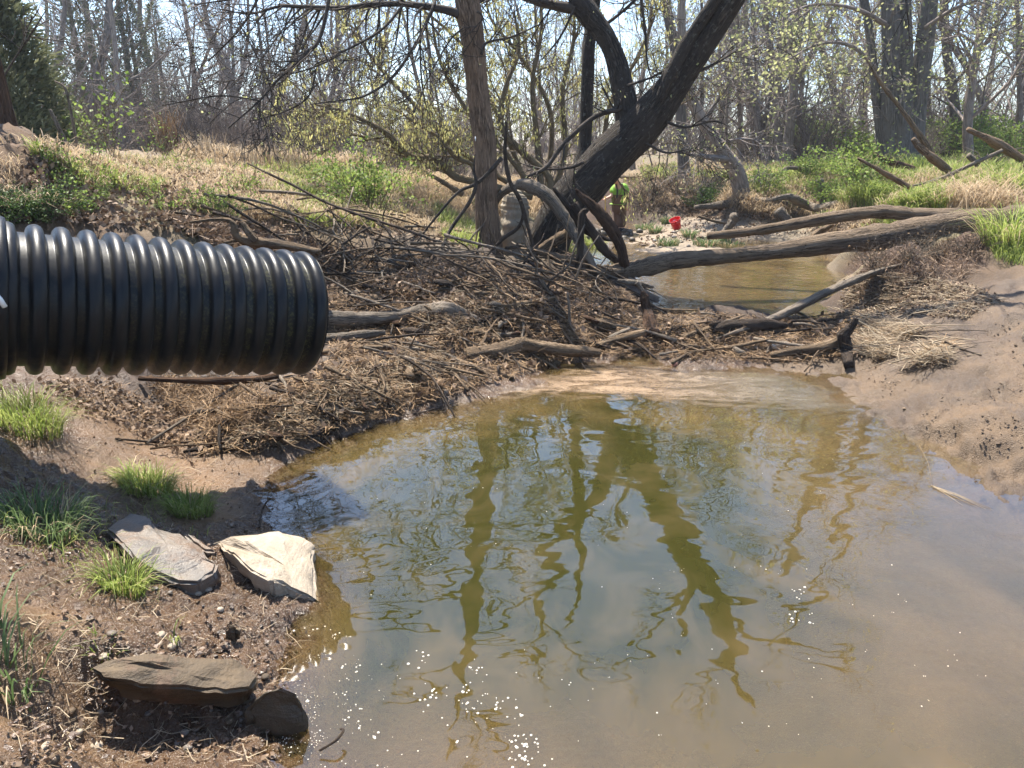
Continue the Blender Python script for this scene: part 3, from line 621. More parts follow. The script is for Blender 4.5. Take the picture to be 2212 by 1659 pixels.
for pts, Y, n in (([(940, 0, 4), (934, 20, 4), (901, 90, 3.6), (848, 167, 3), (788, 207, 2.5), (738, 217, 1.8), (670, 225, 1)], (9.3, 8.6), 8), ([(908, 20, 2.4), (908, 133, 2.2), (914, 200, 1.8), (921, 233, 1)], 9.2, 6),
    ([(818, 10, 2), (821, 67, 1.6), (818, 133, 1)], 9.1, 4), ([(871, 12, 3.4), (821, 67, 3), (738, 113, 2.2), (680, 140, 1.3)], (9.2, 8.8), 8),
    ([(717, -30, 4.5), (693, 77, 4.2), (663, 117, 3.8), (600, 173, 3.2), (560, 218, 2.8), (493, 277, 1.5)], (8.6, 8.3), 10), ([(567, -20, 3), (520, 60, 2.6), (450, 133, 1.4)], 8.6, 5), ([(560, 217, 2), (473, 207, 2), (350, 228, 1.2)], 8.3, 5),
    ([(737, 117, 2.2), (683, 143, 2), (617, 160, 1.5), (540, 150, 1)], 8.8, 5), ([(683, 150, 2), (667, 207, 2), (617, 240, 1.6), (540, 262, 1)], 8.7, 5), ([(517, 50, 1.6), (583, 183, 1.3), (583, 260, .9)], 8.4, 4),
    ([(1040, 118, 3.4), (1051, 93, 3), (1104, 80, 2.4), (1168, 52, 1.3)], 9.4, 5), ([(1030, 25, 2.4), (1041, 35, 2.2), (1053, 77, 1.3)], 9.4, 3), ([(1000, 60, 2.2), (970, 90, 2), (930, 160, 1.4), (890, 250, 1)], 9.3, 6),
    ([(995, -110, 9), (900, -190, 7), (760, -230, 5), (600, -250, 3)], 9.4, 5), ([(975, -260, 9), (1080, -380, 7), (1200, -430, 4)], 9.6, 5), ([(950, -430, 8), (830, -560, 6), (700, -640, 3)], 9.4, 5), ([(930, -640, 8), (1050, -800, 5), (1120, -900, 2)], 9.6, 4),
    ([(1000, -60, 7), (880, -60, 5), (700, -30, 4), (560, -10, 2.5), (420, 10, 1.4)], (9.3, 8.4), 8), ([(1010, 20, 6), (1080, -30, 5), (1160, -110, 3), (1230, -160, 1.5)], 9.6, 8)):
    P, r = limb(mb, pts, Y, 5); twigs(mb, rng, P, r, n, .62, ST, tips, .15, 1, (0, 0, -.25))
quads(mb, scatter_near(rng, tips, 260, .02), .022, 1, rng)
mb.obj('crown', [M['twig_dark'], M['leaf_spring']], t1, origin=T1)

# leaning tree
LT = atY(1190, 545, 10.4)
t2 = empty('leaning_tree', LT, 'huge dark leaning tree with lichen spots and a second curved stem above the debris', 'tree')
mb = MB()
A, ra = pxpath([(1160, 595, 52, 10.4), (1180, 530, 44, 10.4), (1215, 458, 43, 10.4), (1264, 397, 45, 10.4), (1320, 335, 46, 10.3), (1375, 280, 44, 10.2), (1424, 222, 40, 10.1), (1468, 165, 33, 10), (1518, 92, 30, 9.9), (1562, 28, 28, 9.8), (1597, -30, 28, 9.7), (1670, -170, 34, 9.6), (1755, -350, 23, 9.5), (1830, -530, 12, 9.4), (1870, -640, 4, 9.4)])
A, ra = smooth_path(A, ra, 8); mb.tube(A, ra, 24, 0, .09, 1.6)
B, rb = pxpath([(1352, 320, 24, 10.15), (1355, 275, 25, 10.25), (1351, 225, 25, 10.3), (1345, 190, 23, 10.35), (1334, 140, 23, 10.4), (1315, 92, 22, 10.4), (1290, 55, 22, 10.4), (1266, 25, 24, 10.4), (1245, -10, 20, 10.4), (1215, -110, 17, 10.4), (1190, -280, 12, 10.4), (1182, -430, 8, 10.4), (1172, -540, 3, 10.4)])
B, rb = smooth_path(B, rb, 8); mb.tube(B, rb, 18, 0, .1, 2)
Cc, rc = pxpath([(1425, 215, 10, 9.9), (1448, 162, 14, 9.82), (1481, 98, 15, 9.77), (1517, 42, 14, 9.7), (1545, 0, 14, 9.65), (1600, -120, 12, 9.6), (1620, -300, 8, 9.6)])
Cc, rc = smooth_path(Cc, rc, 7); mb.tube(Cc, rc, 14, 0, .1, 2)
D, rd = pxpath([(1238, 420, 24, 10.75), (1250, 375, 19, 10.8), (1264, 310, 15, 10.9), (1268, 200, 14, 10.9), (1271, 110, 14, 10.95), (1279, 40, 13, 11), (1288, -30, 12, 11), (1300, -200, 9, 11), (1290, -400, 5, 11)])
D, rd = smooth_path(D, rd, 7); mb.tube(D, rd, 14, 0, .1, 2)
mb.obj('trunk', M['bark_dark'], t2, origin=LT)
mb = MB(); tips = []
for pts, Y, n in (([(1266, 22, 15), (1200, 12, 10), (1138, -5, 8), (1060, -40, 5), (980, -60, 3)], 10.4, 10), ([(1340, 232, 6), (1331, 237, 6), (1284, 253, 5.5), (1221, 307, 5), (1181, 360, 4.6), (1138, 382, 3)], (10.2, 9.7), 8), ([(1261, 350, 4), (1231, 362, 3.4), (1181, 366, 2), (1140, 360, 1)], 10, 4),
    ([(1355, 185, 3), (1400, 170, 2.5), (1440, 150, 1.6)], 10.1, 4), ([(1300, 60, 4), (1350, 20, 3), (1400, -30, 2)], 10.4, 5), ([(1240, 20, 3), (1210, 80, 2.4), (1170, 130, 1.5)], 10.3, 5), ([(1480, 165, 4), (1540, 140, 3), (1590, 110, 1.6)], 9.9, 5),
    ([(1430, 260, 3.4), (1480, 275, 3), (1540, 262, 2), (1580, 275, 1)], 10, 6), ([(1395, 310, 3), (1440, 330, 2.4), (1495, 320, 1.4)], 10, 6), ([(1400, 0, 3), (1385, -10, 3.6), (1393, 60, 3.2), (1398, 130, 2), (1408, 175, 1)], 10.3, 5),
    ([(1700, -230, 14), (1850, -300, 10), (2000, -340, 6), (2150, -330, 3)], (9.5, 8.8), 4), ([(1640, -110, 12), (1560, -260, 9), (1480, -420, 5), (1430, -560, 3)], 9.8, 4), ([(1775, -400, 8), (1720, -520, 5), (1650, -620, 2)], 9.5, 4), ([(1200, -200, 9), (1080, -300, 6), (960, -360, 3)], 10.2, 4),
    ([(1190, -330, 8), (1300, -480, 5), (1380, -560, 2.5)], 10.4, 4), ([(1870, -330, 9), (1900, -180, 6), (1950, -60, 4), (1960, 30, 2)], (9.0, 8.4), 4)):
    P, r = limb(mb, pts, Y, 6); twigs(mb, rng, P, r, n, .7, ST, tips, .15, 1)
quads(mb, scatter_near(rng, tips, 300, .02), .025, 1, rng)
mb.obj('crown', [M['twig_dark'], M['leaf_spring']], t2, origin=LT)

# shrub hung with catkins behind the two trees
SB = on(*(atY(1130, 420, 13.6)[:2]))
sh = empty('catkin_shrub', SB, 'wide sprawling shrub hung with pale yellow catkins behind the straight tree', 'shrub')
mb = MB(); tips = []
SW = dict(seg=[.2, .14, .1], up=[.12, .1, 0], wig=.13, rmin=.0045, mat=lambda l, r: 0, levels=3, nb=[7, 4, 0], t0=.12, ang=(20, 60), lr=(.35, .65))
for pts, Y, n in (([(1150, 425, 9), (1021, 392, 8), (980, 380, 8), (938, 342, 8), (888, 338, 7.5), (838, 290, 6.5), (790, 262, 5), (738, 240, 4), (680, 225, 2)], (13.6, 12.6), 24),
    ([(1190, 410, 9), (1181, 375, 8), (1124, 325, 7.5), (1088, 285, 7), (1081, 240, 6), (1095, 180, 5), (1120, 110, 4), (1110, 20, 2)], 13.4, 20), ([(1030, 385, 5), (1018, 355, 5), (984, 340, 5), (950, 300, 4), (905, 270, 3.5), (850, 235, 2)], (13.4, 13), 14),
    ([(1160, 420, 7), (1100, 340, 6), (1010, 240, 5), (950, 130, 4), (930, 20, 2.5)], 13.9, 16), ([(1170, 420, 8), (1160, 300, 6.5), (1150, 180, 5), (1170, 60, 4), (1160, -60, 2)], 14.1, 16), ([(1190, 420, 7), (1220, 330, 6), (1215, 200, 5), (1240, 80, 4), (1235, -40, 2)], 14.2, 16),
    ([(1200, 425, 7), (1290, 340, 6), (1320, 220, 5), (1380, 120, 4), (1420, 20, 2)], 14.4, 14), ([(1140, 420, 7), (1000, 330, 6), (880, 210, 5), (800, 120, 4), (760, 40, 2)], 14.3, 16), ([(1210, 425, 6), (1360, 350, 5), (1430, 260, 4), (1480, 180, 2.5)], 14.6, 12),
    ([(1130, 425, 6), (960, 370, 5), (830, 310, 4), (720, 280, 3), (640, 260, 1.5)], 14.6, 12), ([(1180, 420, 6), (1190, 250, 5), (1130, 130, 4), (1060, 40, 3), (1050, -40, 2)], 14.8, 14), ([(1145, 420, 6), (1075, 250, 5), (1000, 100, 4), (860, -20, 2)], 14.8, 14)):
    P, r = limb(mb, pts, Y, 6); twigs(mb, rng, P, r, n, 1.05, SW, tips, .2, 1, (0, 0, .1))
mb.obj('stems', M['bark_willow'], sh, origin=SB)
mb = MB(); C = scatter_near(rng, tips, 9000, .03); n = len(C); s = rng.uniform(.05, .11, n); wd = rng.uniform(.009, .016, n)
a = rng.uniform(0, 6.28, n); ux = np.stack([np.cos(a), np.sin(a), 0 * a], -1); ti = rng.normal(0, .25, (n, 3)); ti[:, 2] = -1
V = np.stack([C, C + ti * s[:, None] * .5 + ux * wd[:, None], C + ti * s[:, None], C + ti * s[:, None] * .5 - ux * wd[:, None]], 1).reshape(-1, 3); mb.add(V, np.arange(4 * n).reshape(-1, 4))
C = scatter_near(rng, tips, 3500, .05); quads(mb, C, .028, 1, rng)
mb.obj('foliage', [M['catkin'], M['leaf_spring']], sh, origin=SB)

# trees standing across the creek
def bank_tree(name, label, stems, branches, mat, nt, leaves, seed, Lt=1.2, lsz=.06, tm='twig_forest', levels=3, cat='tree'):
    rng = np.random.default_rng(seed); p0 = pxpath(stems[0])[0][0]; e = empty(name, p0, label, cat); mb = MB()
    keep = []
    for s_ in stems: P, r = pxpath(s_); P, r = smooth_path(P, r, 6); mb.tube(P, r, 14, 0, .1, 1.2); keep.append((P, r))
    mb.obj('trunk', M[mat], e, origin=p0)
    mb = MB(); tips = []; S = dict(ST); S['seg'] = [.3, .2, .16]; S['rmin'] = .006; S['up'] = [.05, 0, 0]; S['levels'] = levels
    for b_ in branches: P, r = limb(mb, b_, None, 6); twigs(mb, rng, P, r, nt, Lt, S, tips, .2, 1)
    for P, r in keep: twigs(mb, rng, P, r, nt, Lt * 1.4, S, tips, .25, 1)
    if leaves: quads(mb, scatter_near(rng, tips, leaves, .1), lsz, 1, rng)
    mb.obj('crown', [M[tm], M['leaf_spring']], e, origin=p0); return e
bank_tree('triple_trunk_tree', 'massive grey tree with three close trunks standing behind the grassy bank', [[(1935, 372, 34, 21), (1932, 330, 26, 21), (1928, 220, 22, 21), (1926, 100, 21, 21), (1924, -20, 20, 21), (1930, -250, 16, 21), (1925, -600, 7, 21)], [(1968, 372, 26, 20.8), (1974, 320, 20, 20.8), (1984, 220, 18, 20.8), (1998, 90, 17, 20.8), (2012, -30, 16, 20.8), (2040, -250, 12, 20.8), (2060, -550, 5, 20.8)],
    [(1905, 365, 14, 21.2), (1902, 300, 10, 21.2), (1890, 180, 10, 21.3), (1878, 70, 9, 21.3), (1862, -20, 9, 21.4), (1820, -250, 6, 21.5)], [(1948, 370, 24, 20.7), (1954, 300, 15, 20.7), (1958, 150, 13, 20.8), (1955, 0, 12, 20.9), (1960, -300, 8, 21)]],
    [[(1925, 60, 6, 21), (1850, 20, 4, 20), (1760, 10, 3, 19), (1680, 40, 1.5, 18.5)], [(1895, 150, 5, 21), (1840, 100, 4, 20), (1770, 95, 3, 19.5), (1700, 130, 1.5, 19)], [(1998, 60, 5, 20.6), (2060, 20, 4, 20), (2140, -10, 2, 19.5)]], 'bark_big', 16, 3800, 51, 1.7, .06)
bank_tree('curved_tree', 'grey tree with a bent trunk leaning over the far creek bank', [[(1606, 445, 21, 18), (1603, 425, 19, 18), (1592, 372, 17, 18), (1560, 325, 16, 18), (1530, 280, 14, 18), (1512, 250, 13, 18), (1490, 205, 11, 18), (1478, 140, 10, 18), (1472, 40, 9, 18), (1480, -100, 7, 18), (1500, -260, 3, 18)]],
    [[(1570, 345, 9, 17.9), (1543, 341, 7, 17.7), (1510, 336, 5, 17.5), (1484, 333, 4, 17.4)], [(1552, 312, 4, 17.9), (1600, 300, 3, 17.6), (1650, 306, 1.5, 17.3)], [(1520, 265, 5, 18), (1560, 200, 4, 17.8), (1600, 150, 2, 17.5)]], 'bark_forest', 12, 300, 52, 1.0, .05)
bank_tree('slender_tree', 'upright grey trunk seen just behind the big leaning tree across the creek', [[(1478, 385, 14, 21.5), (1476, 330, 12, 21.5), (1468, 200, 11, 21.5), (1458, 110, 11, 21.5), (1438, 0, 10, 21.5), (1430, -150, 8, 21.5), (1420, -400, 3, 21.5)]], [[(1465, 180, 5, 21.5), (1510, 110, 4, 21), (1560, 60, 2, 20.5)]], 'bark_forest', 12, 200, 53, 1.3)
bank_tree('forked_tree', 'tree with a rough brown trunk and a fork, in thin leaf beyond the green shrub', [[(1698, 372, 12, 24), (1704, 300, 11, 24), (1715, 180, 10, 24), (1712, 90, 9, 24), (1725, 0, 8, 24), (1740, -160, 4, 24)], [(1714, 185, 8, 24), (1762, 100, 6, 23.8), (1800, 30, 5, 23.6), (1830, -60, 3, 23.5)]], [], 'bark_forest', 16, 1500, 54, 1.5)
# old trunk at the edge of the frame and the cedar on the mound
bank_tree('mound_tree', 'reddish-brown trunk standing on top of the earth mound beside the cedar', [[(40, 318, 30, 8.2), (22, 290, 21, 8.2), (8, 230, 17, 8.2), (-8, 160, 16, 8.2), (-50, 0, 15, 8.2), (-110, -250, 12, 8.2), (-170, -600, 6, 8.2)]], [[(-50, -20, 4, 8.2), (60, -80, 3, 8), (180, -100, 1.5, 7.8)]], 'drift_red', 8, 0, 55, .9, tm='twig_dark')
rng = np.random.default_rng(60)
def cedar(px, Y, s, label, h=3.4, w=1.15, sparse=1.0, group=None, name='cedar_tree', fan=7000):
    x = (px - 1106) / F * Y / 1.01; B0 = on(x, Y); e = empty(name, B0, label, 'cedar', group); mb = MB(); P = np.array([[0, 0, -.2], [.03, 0, h * .5], [0, .02, h]]) * s
    mb.tube(P, [.1 * s, .06 * s, .01], 7, 0, .1); mb.obj('trunk', M['bark_willow'], e)
    mb = MB(); n = int(fan * sparse); zz = rng.uniform(.04, 1, n) ** 1.15; rad = w * (1.02 - zz) ** .75 * (.55 + .6 * np.abs(vnoise(zz * 9, rng.integers(0, 9, n) * 1.0, 4)) + rng.uniform(0, .35, n)) * np.sqrt(rng.uniform(.12, 1, n)); a = rng.uniform(0, 6.283, n) 
    a = a + .35 * np.sin(a * 7 + zz * 9)
    C = np.stack([np.cos(a) * rad, np.sin(a) * rad, zz * h], -1) * s; out = np.stack([np.cos(a), np.sin(a), rng.uniform(.1, 1.1, n)], -1); out /= np.linalg.norm(out, axis=1, keepdims=True); out += rng.normal(0, .35, (n, 3))
    ln = rng.uniform(.05, .13, (n, 1)) * s; sd_ = np.cross(out, rng.normal(0, 1, (n, 3))); sd_ /= np.linalg.norm(sd_, axis=1, keepdims=True); sd_ *= ln * .16
    V = np.stack([C, C + out * ln * .55 + sd_, C + out * ln, C + out * ln * .55 - sd_], 1).reshape(-1, 3); mb.add(V, np.arange(4 * n).reshape(-1, 4))
    mb.obj('crown', M['cedar'], e); return e
cedar(62, 10.6, 1.0, 'dense dark green cedar bush behind the earth mound', 2.6, 1.15, 2.2, fan=9000)
cedar(-60, 12, 1.2, 'tall dark cedar beside the reddish trunk on the mound', 3.4, 1.2, 1.6)
for px, Y, s, sp in ((232, 31, 1.6, .6), (345, 33, 1.35, .75), (262, 34, 1.9, .4), (395, 36, 1.3, .5)):
    cedar(px, Y, s * 1.15, 'thin blue-green cedar among the bare trunks of the wood', 4.2, .95, sp, 'cedars among the bare trunks')
# ---------- driftwood, logs and dead branches
def wood(name, label, cat, pts, Y, mat, k=9, lump=.14, lf=2.5, flat=1.0, m=6, group=None, parent=None):
    P, r = pxpath(pts, Y)
    for i, q in enumerate(pts):                     # rest on the ground rather than sink into it
        h = hit(q[0], q[1])
        if h is not None:
            th = np.linalg.norm(h - CAM); tp = np.linalg.norm(P[i] - CAM)
            if tp > th - .6 * r[i] and tp - th < 1.2: P[i] = CAM + (P[i] - CAM) * (th - .6 * r[i] - .015) / tp
    P, r = smooth_path(P, r, m); mb = MB()
    nr = len(P); jit = np.random.default_rng(int(abs(P[0][0]) * 1000)); r = r * (1 + jit.normal(0, .05, nr))
    mb.tube(P, r, k, 0, lump, lf, True, flat)
    if parent: o = mb.obj(name, M[mat]); o.parent = parent; o.matrix_parent_inverse = Matrix.Translation(parent.location).inverted(); return o
    o = mb.obj(name, M[mat], origin=P[len(P) // 2]); return tag(o, label, cat, group)
fl = empty('fallen_log', atY(1400, 600, 9.35), 'long grey fallen trunk lying across the creek with its root end in the debris', 'log')
wood('trunk', None, None, [(1300, 588, 13, 9.3), (1345, 585, 18, 9.3), (1400, 576, 21, 9.35), (1465, 562, 17, 9.4), (1580, 552, 16, 9.5), (1675, 543, 18, 9.6), (1808, 524, 24, 9.7), (1942, 506, 32, 9.75), (2075, 489, 34, 9.8), (2212, 474, 31, 9.85), (2330, 460, 31, 9.9)], None, 'log_grey', 18, .08, 1.5, 1, 8, parent=fl)
wood('limb', None, None, [(2120, 478, 20, 9.85), (2050, 468, 18, 9.9), (1975, 463, 14, 10), (1892, 458, 14, 10.1), (1775, 474, 13, 10.3), (1642, 497, 10, 10.5), (1528, 510, 8, 10.7)], None, 'log_grey', 13, .1, 2, 1, 7, parent=fl)
wood('root', None, None, [(1345, 585, 10), (1307, 588, 10), (1261, 570, 9), (1200, 553, 8), (1150, 540, 6), (1115, 528, 3)], (9.25, 9.0), 'log_grey', 11, .14, parent=fl)
wood('root', None, None, [(1325, 588, 9), (1290, 590, 6), (1262, 592, 3)], 9.2, 'log_grey', 9, .2, parent=fl)
BW = [
 ('driftwood_plank', 'split weathered plank slanting from the cut bank down to the pool', [(1948, 572, 5, 8.9), (1900, 585, 11, 8.8), (1842, 606, 14, 8.6), (1742, 653, 18, 8.2), (1675, 686, 17, 7.9), (1600, 714, 9, 7.6), (1540, 735, 4, 7.4)], None, 'drift_grey', .55),
 ('driftwood_arch', 'bleached grey root arching between the straight tree and the leaning tree', [(1070, 440, 5), (1084, 418, 8), (1110, 403, 10), (1138, 399, 12), (1181, 420, 13), (1221, 470, 13), (1248, 518, 12), (1270, 555, 10), (1292, 592, 6)], (9.6, 9.0), 'drift_grey', 1),
 ('broken_trunk', 'reddish broken trunk leaning out of the debris under the dark tree', [(1243, 408, 2), (1256, 424, 7), (1280, 446, 12), (1311, 478, 12), (1339, 527, 11), (1351, 578, 11)], 9.25, 'drift_red', 1),
 ('upright_branch', 'dark upright branch with a crooked top under the leaning tree', [(1268, 452, 3), (1257, 466, 7), (1253, 530, 7), (1249, 592, 9)], 8.95, 'drift_dark', 1),
 ('slanting_branch', 'dark branch slanting down to the root end of the fallen trunk', [(1240, 440, 8), (1262, 475, 9), (1280, 500, 9), (1307, 540, 9), (1338, 566, 8), (1362, 586, 5)], 9.5, 'drift_dark', 1),
 ('hanging_slab', 'ragged brown slab of rotten wood hanging beside the leaning tree', [(1195, 405, 5), (1222, 440, 12), (1262, 490, 15), (1300, 512, 11), (1322, 520, 4)], 9.65, 'drift_dark', .6),
 ('tree_stub', 'smooth tan barkless trunk stub beside the straight tree', [(1116, 410, 10), (1113, 425, 24), (1111, 455, 28), (1109, 500, 28), (1110, 545, 27), (1112, 580, 26)], 10.0, 'stub', 1),
 ('pale_log', 'pale round log resting against the foot of the leaning tree', [(1160, 545, 9), (1197, 522, 12), (1236, 498, 12)], 9.75, 'drift_tan', 1),
 ('snag', 'dark upright snag standing in the dam below the fallen trunk', [(1388, 630, 4, 7.95), (1392, 645, 10, 7.95), (1399, 675, 12, 7.9), (1406, 705, 14, 7.85), (1412, 730, 18, 7.8)], None, 'drift_red', 1),
 ('bleached_root', 'white bleached root end lying on top of the upright snag', [(1335, 606, 4), (1360, 610, 8), (1385, 614, 9), (1412, 620, 3)], 8.2, 'drift_grey', .8),
 ('bleached_prong', 'thin bleached prong pointing down over the upright snag', [(1376, 610, 6), (1388, 628, 5), (1403, 648, 1.5)], 8.1, 'drift_grey', 1),
 ('shore_log', 'knobbly tan log at the edge of the foam, dark underneath', [(1000, 772, 8), (1012, 769, 15), (1050, 762, 15), (1090, 754, 20), (1125, 744, 17), (1160, 748, 13), (1204, 755, 13), (1260, 760, 12), (1296, 763, 8)], 6.72, 'drift_tan', 1),
 ('pipe_side_log', 'thick smooth grey-tan log reaching out from behind the pipe mouth', [(620, 694, 16), (700, 688, 18), (780, 690, 16), (860, 684, 14), (920, 671, 15), (965, 668, 18), (1005, 682, 14), (1045, 698, 6)], 7.05, 'drift_grey', 1),
 ('curved_slab', 'curved split slab lying over the end of the thick smooth log', [(916, 660, 4), (940, 676, 10), (972, 697, 10), (1008, 714, 3)], 6.95, 'drift_tan', .5),
 ('round_log', 'straight pale log, second below the thick smooth one by the pipe mouth', [(660, 738, 11), (720, 730, 11), (790, 722, 10), (832, 718, 6)], 6.55, 'drift_grey', 1),
 ('bent_branch', 'slender bent tan branch lowest beside the pipe mouth', [(690, 762, 5), (760, 752, 6), (850, 752, 6), (904, 768, 5), (950, 790, 3)], 6.3, 'drift_tan', 1),
 ('grooved_branch', 'grooved branch running down to the shore log from the pipe side', [(880, 732, 6), (920, 758, 8), (1000, 786, 8), (1071, 806, 6), (1110, 815, 3)], (6.6, 6.25), 'drift_tan', 1),
 ('short_branch', 'short curved branch on the straw just above the waterline', [(812, 814, 4), (850, 806, 5), (921, 808, 3)], 5.95, 'drift_tan', 1),
 ('half_buried_branch', 'half buried branch between the thick smooth log and the shore log', [(1024, 716, 6), (1060, 726, 8), (1100, 748, 4)], 6.85, 'drift_tan', 1),
 ('dark_log', 'dark rotten log in the dam below the slanting plank', [(1536, 712, 8), (1580, 704, 13), (1650, 700, 13), (1700, 703, 6)], 7.5, 'drift_dark', 1),
 ('splinter', 'long split sliver across the dark rotten log', [(1470, 728, 6), (1540, 705, 8), (1608, 680, 3)], (7.4, 7.7), 'drift_tan', .6),
 ('flat_stick', 'flat tan stick in the debris by the foam edge', [(1540, 756, 5), (1600, 746, 7), (1665, 732, 4)], 7.05, 'drift_tan', .7),
 ('forked_root', 'forked dark root standing at the edge of the sand bank', [(1850, 688, 6), (1838, 708, 8), (1822, 726, 13), (1826, 757, 13), (1832, 790, 10)], 6.75, 'drift_dark', 1),
 ('lying_root', 'heavy root lying beside the forked dark root', [(1665, 768, 6), (1720, 758, 10), (1780, 748, 11), (1822, 730, 8)], 6.8, 'drift_tan', 1),
 ('pool_edge_log', 'pale log poking out of the mud at the head of the foam', [(1285, 748, 5), (1335, 731, 10), (1392, 716, 9)], 7.2, 'drift_tan', .8),
 ('pool_edge_slab', 'thin slab leaning on the pale log at the head of the foam', [(1297, 738, 3), (1330, 722, 7), (1360, 709, 5)], 7.25, 'drift_grey', .5),
 ('bank_root', 'crooked grey root sticking out of the bank above the pipe', [(410, 480, 3), (477, 474, 4), (503, 482, 6), (513, 508, 9), (547, 522, 11), (610, 529, 10), (690, 545, 8)], 6.9, 'drift_tan', 1),
 ('bank_fork', 'short fork of wood beside the crooked root above the pipe', [(520, 480, 6), (535, 500, 8), (552, 520, 8)], 6.85, 'drift_tan', 1),
 ('brown_pole', 'brown pole lying just behind the underside of the pipe', [(300, 818, 5), (430, 822, 7), (540, 820, 8), (600, 812, 7)], 5.2, 'drift_red', 1),
 ('leaning_stick', 'long pale stick propped from the mud up to the underside of the pipe', [(316, 958, 3, 4.75), (420, 892, 3.4, 5.0), (522, 826, 3, 5.25)], None, 'drift_grey', 1),
 ('thin_stick', 'thin stick behind the long pale propped stick under the pipe', [(495, 868, 1.6, 5.1), (548, 826, 1.6, 5.3)], None, 'drift_tan', 1),
 ('mud_stick', 'level dark stick lying in the hollow under the pipe', [(250, 948, 2, 4.9), (360, 956, 2.5, 4.9), (470, 951, 2, 4.95)], None, 'drift_dark', 1),
 ('bark_chunk', 'split chunk of rotten bark at the edge of the straw heap under the pipe', [(408, 965, 6), (450, 938, 14), (500, 920, 10), (540, 908, 4)], 4.72, 'drift_tan', .6),
 ('lichen_stick', 'upright grey stick standing in the middle of the straw slope', [(1226, 632, 2.5), (1229, 660, 3.6), (1231, 700, 3.6), (1236, 745, 4)], 7.15, 'drift_grey', 1),
 ('brown_block', 'rounded brown block of wood half sunk in the straw slope', [(1270, 694, 8), (1300, 700, 14), (1330, 706, 10)], 7.4, 'drift_tan', .8),
 ('slope_stick', 'tan stick lying across the straw slope under the leaning tree', [(1105, 658, 5), (1150, 652, 6), (1200, 643, 4)], 7.5, 'drift_tan', 1),
 ('sand_stick', 'thin dark stick lying out on the smooth sand bank', [(2040, 738, 2), (2080, 755, 2.4), (2120, 768, 1.6)], 6.15, 'drift_dark', 1),
 ('drowned_branch', 'little crooked branch standing in the shallow water by the pale slab rock', [(560, 1140, 2.5, 3.55), (566, 1105, 2, 3.6), (578, 1082, 1.4, 3.62), (590, 1080, 1, 3.6)], None, 'drift_dark', 1),
 ('shallow_stick', 'thin curved stick lying in the shallows at the muddy edge', [(690, 1622, 2.5, 2.0), (725, 1600, 3, 2.02), (742, 1578, 3, 2.06), (735, 1574, 2, 2.07)], None, 'drift_dark', 1),
 ('far_log', 'weathered log end jutting over the gravel bar above the bucket', [(1500, 449, 5), (1560, 442, 8), (1640, 434, 9), (1700, 442, 7)], 17.6, 'drift_grey', 1),
 ('crooked_far_log', 'crooked bleached log beyond the gravel bar', [(1668, 432, 5), (1706, 426, 8), (1756, 447, 9), (1800, 444, 9), (1842, 428, 4)], 17, 'drift_grey', 1),
 ('pale_post', 'short pale broken trunk standing among the logs beyond the gravel bar', [(1770, 388, 9), (1774, 410, 8), (1782, 445, 9)], 16.9, 'drift_grey', 1),
 ('cut_stub', 'pale thick log end lying on the gravel under the long limb', [(1680, 455, 12), (1692, 470, 14), (1706, 486, 12)], 15.4, 'drift_grey', 1),
 ('knob_stump', 'pale knob-headed stump on the gravel beside the bucket', [(1594, 464, 6), (1588, 470, 11), (1578, 485, 9), (1562, 502, 6)], 15.6, 'drift_grey', 1),
 ('gravel_stick', 'thin stick on the gravel between bucket and knob-headed stump', [(1508, 467, 3), (1540, 477, 3), (1572, 484, 2)], 16, 'drift_tan', 1),
 ('wedge_log', 'dark wedge of wood at the far waterline under the long limb', [(1748, 516, 5), (1772, 500, 11), (1798, 485, 6)], 13, 'drift_tan', .7),
 ('bank_snag', 'bleached crooked branch lying on the grass behind the far logs', [(1682, 380, 4), (1702, 363, 5), (1742, 366, 3)], 19, 'drift_grey', 1),
 ('bank_pole', 'thin grey pole beside the curved tree on the far bank', [(1620, 382, 3), (1650, 380, 3.4), (1684, 377, 2.5)], 18.6, 'drift_grey', 1),
 ('leaning_dead_trunk', 'long thin dead trunk leaning in front of the three-stemmed tree', [(1872, 128, 2), (1900, 175, 4), (1950, 240, 5), (2000, 312, 6), (2012, 340, 6)], 16.5, 'drift_tan', 1),
 ('dead_limb', 'brown dead limb rising from the tangle below the three-stemmed tree', [(1972, 300, 5), (1990, 322, 8), (2030, 352, 8), (2062, 378, 7)], 14, 'drift_tan', 1),
 ('thick_dead_limb', 'thick brown dead limb at the frame edge above the grass', [(2090, 279, 5), (2158, 312, 9), (2212, 345, 9), (2290, 390, 9)], 14, 'drift_tan', 1),
 ('grass_branch', 'brown dead branch slanting into the tall grass', [(1853, 342, 3), (1922, 380, 6), (1990, 420, 5)], 13.4, 'drift_tan', 1),
 ('bank_log', 'brown log lying at the foot of the three-stemmed tree', [(1888, 335, 6), (1930, 352, 7), (1975, 364, 5)], 17, 'drift_red', 1),
 ('pale_limb', 'pale straight limb crossing the tangle of dead branches', [(2050, 378, 4), (2110, 350, 4), (2165, 325, 4)], 13.8, 'drift_grey', 1),
 ('pale_upright', 'pale branch standing out of the grass below the tangle', [(2052, 372, 4), (2060, 405, 4), (2064, 440, 4)], 12.8, 'drift_grey', 1),
 ('low_pale_branch', 'pale low branch running out of the tangle into the grass', [(1970, 402, 2), (2010, 392, 3), (2060, 374, 4)], 13.6, 'drift_grey', 1),
 ('grass_stick', 'thin pale stick lying on the grass near the frame edge', [(2215, 355, 2.5), (2180, 385, 3), (2146, 418, 2)], 12.5, 'drift_tan', 1),
 ('white_stub', 'white broken log end in the tangle of dead branches', [(2092, 335, 7), (2112, 356, 7)], 14.5, 'drift_grey', 1),
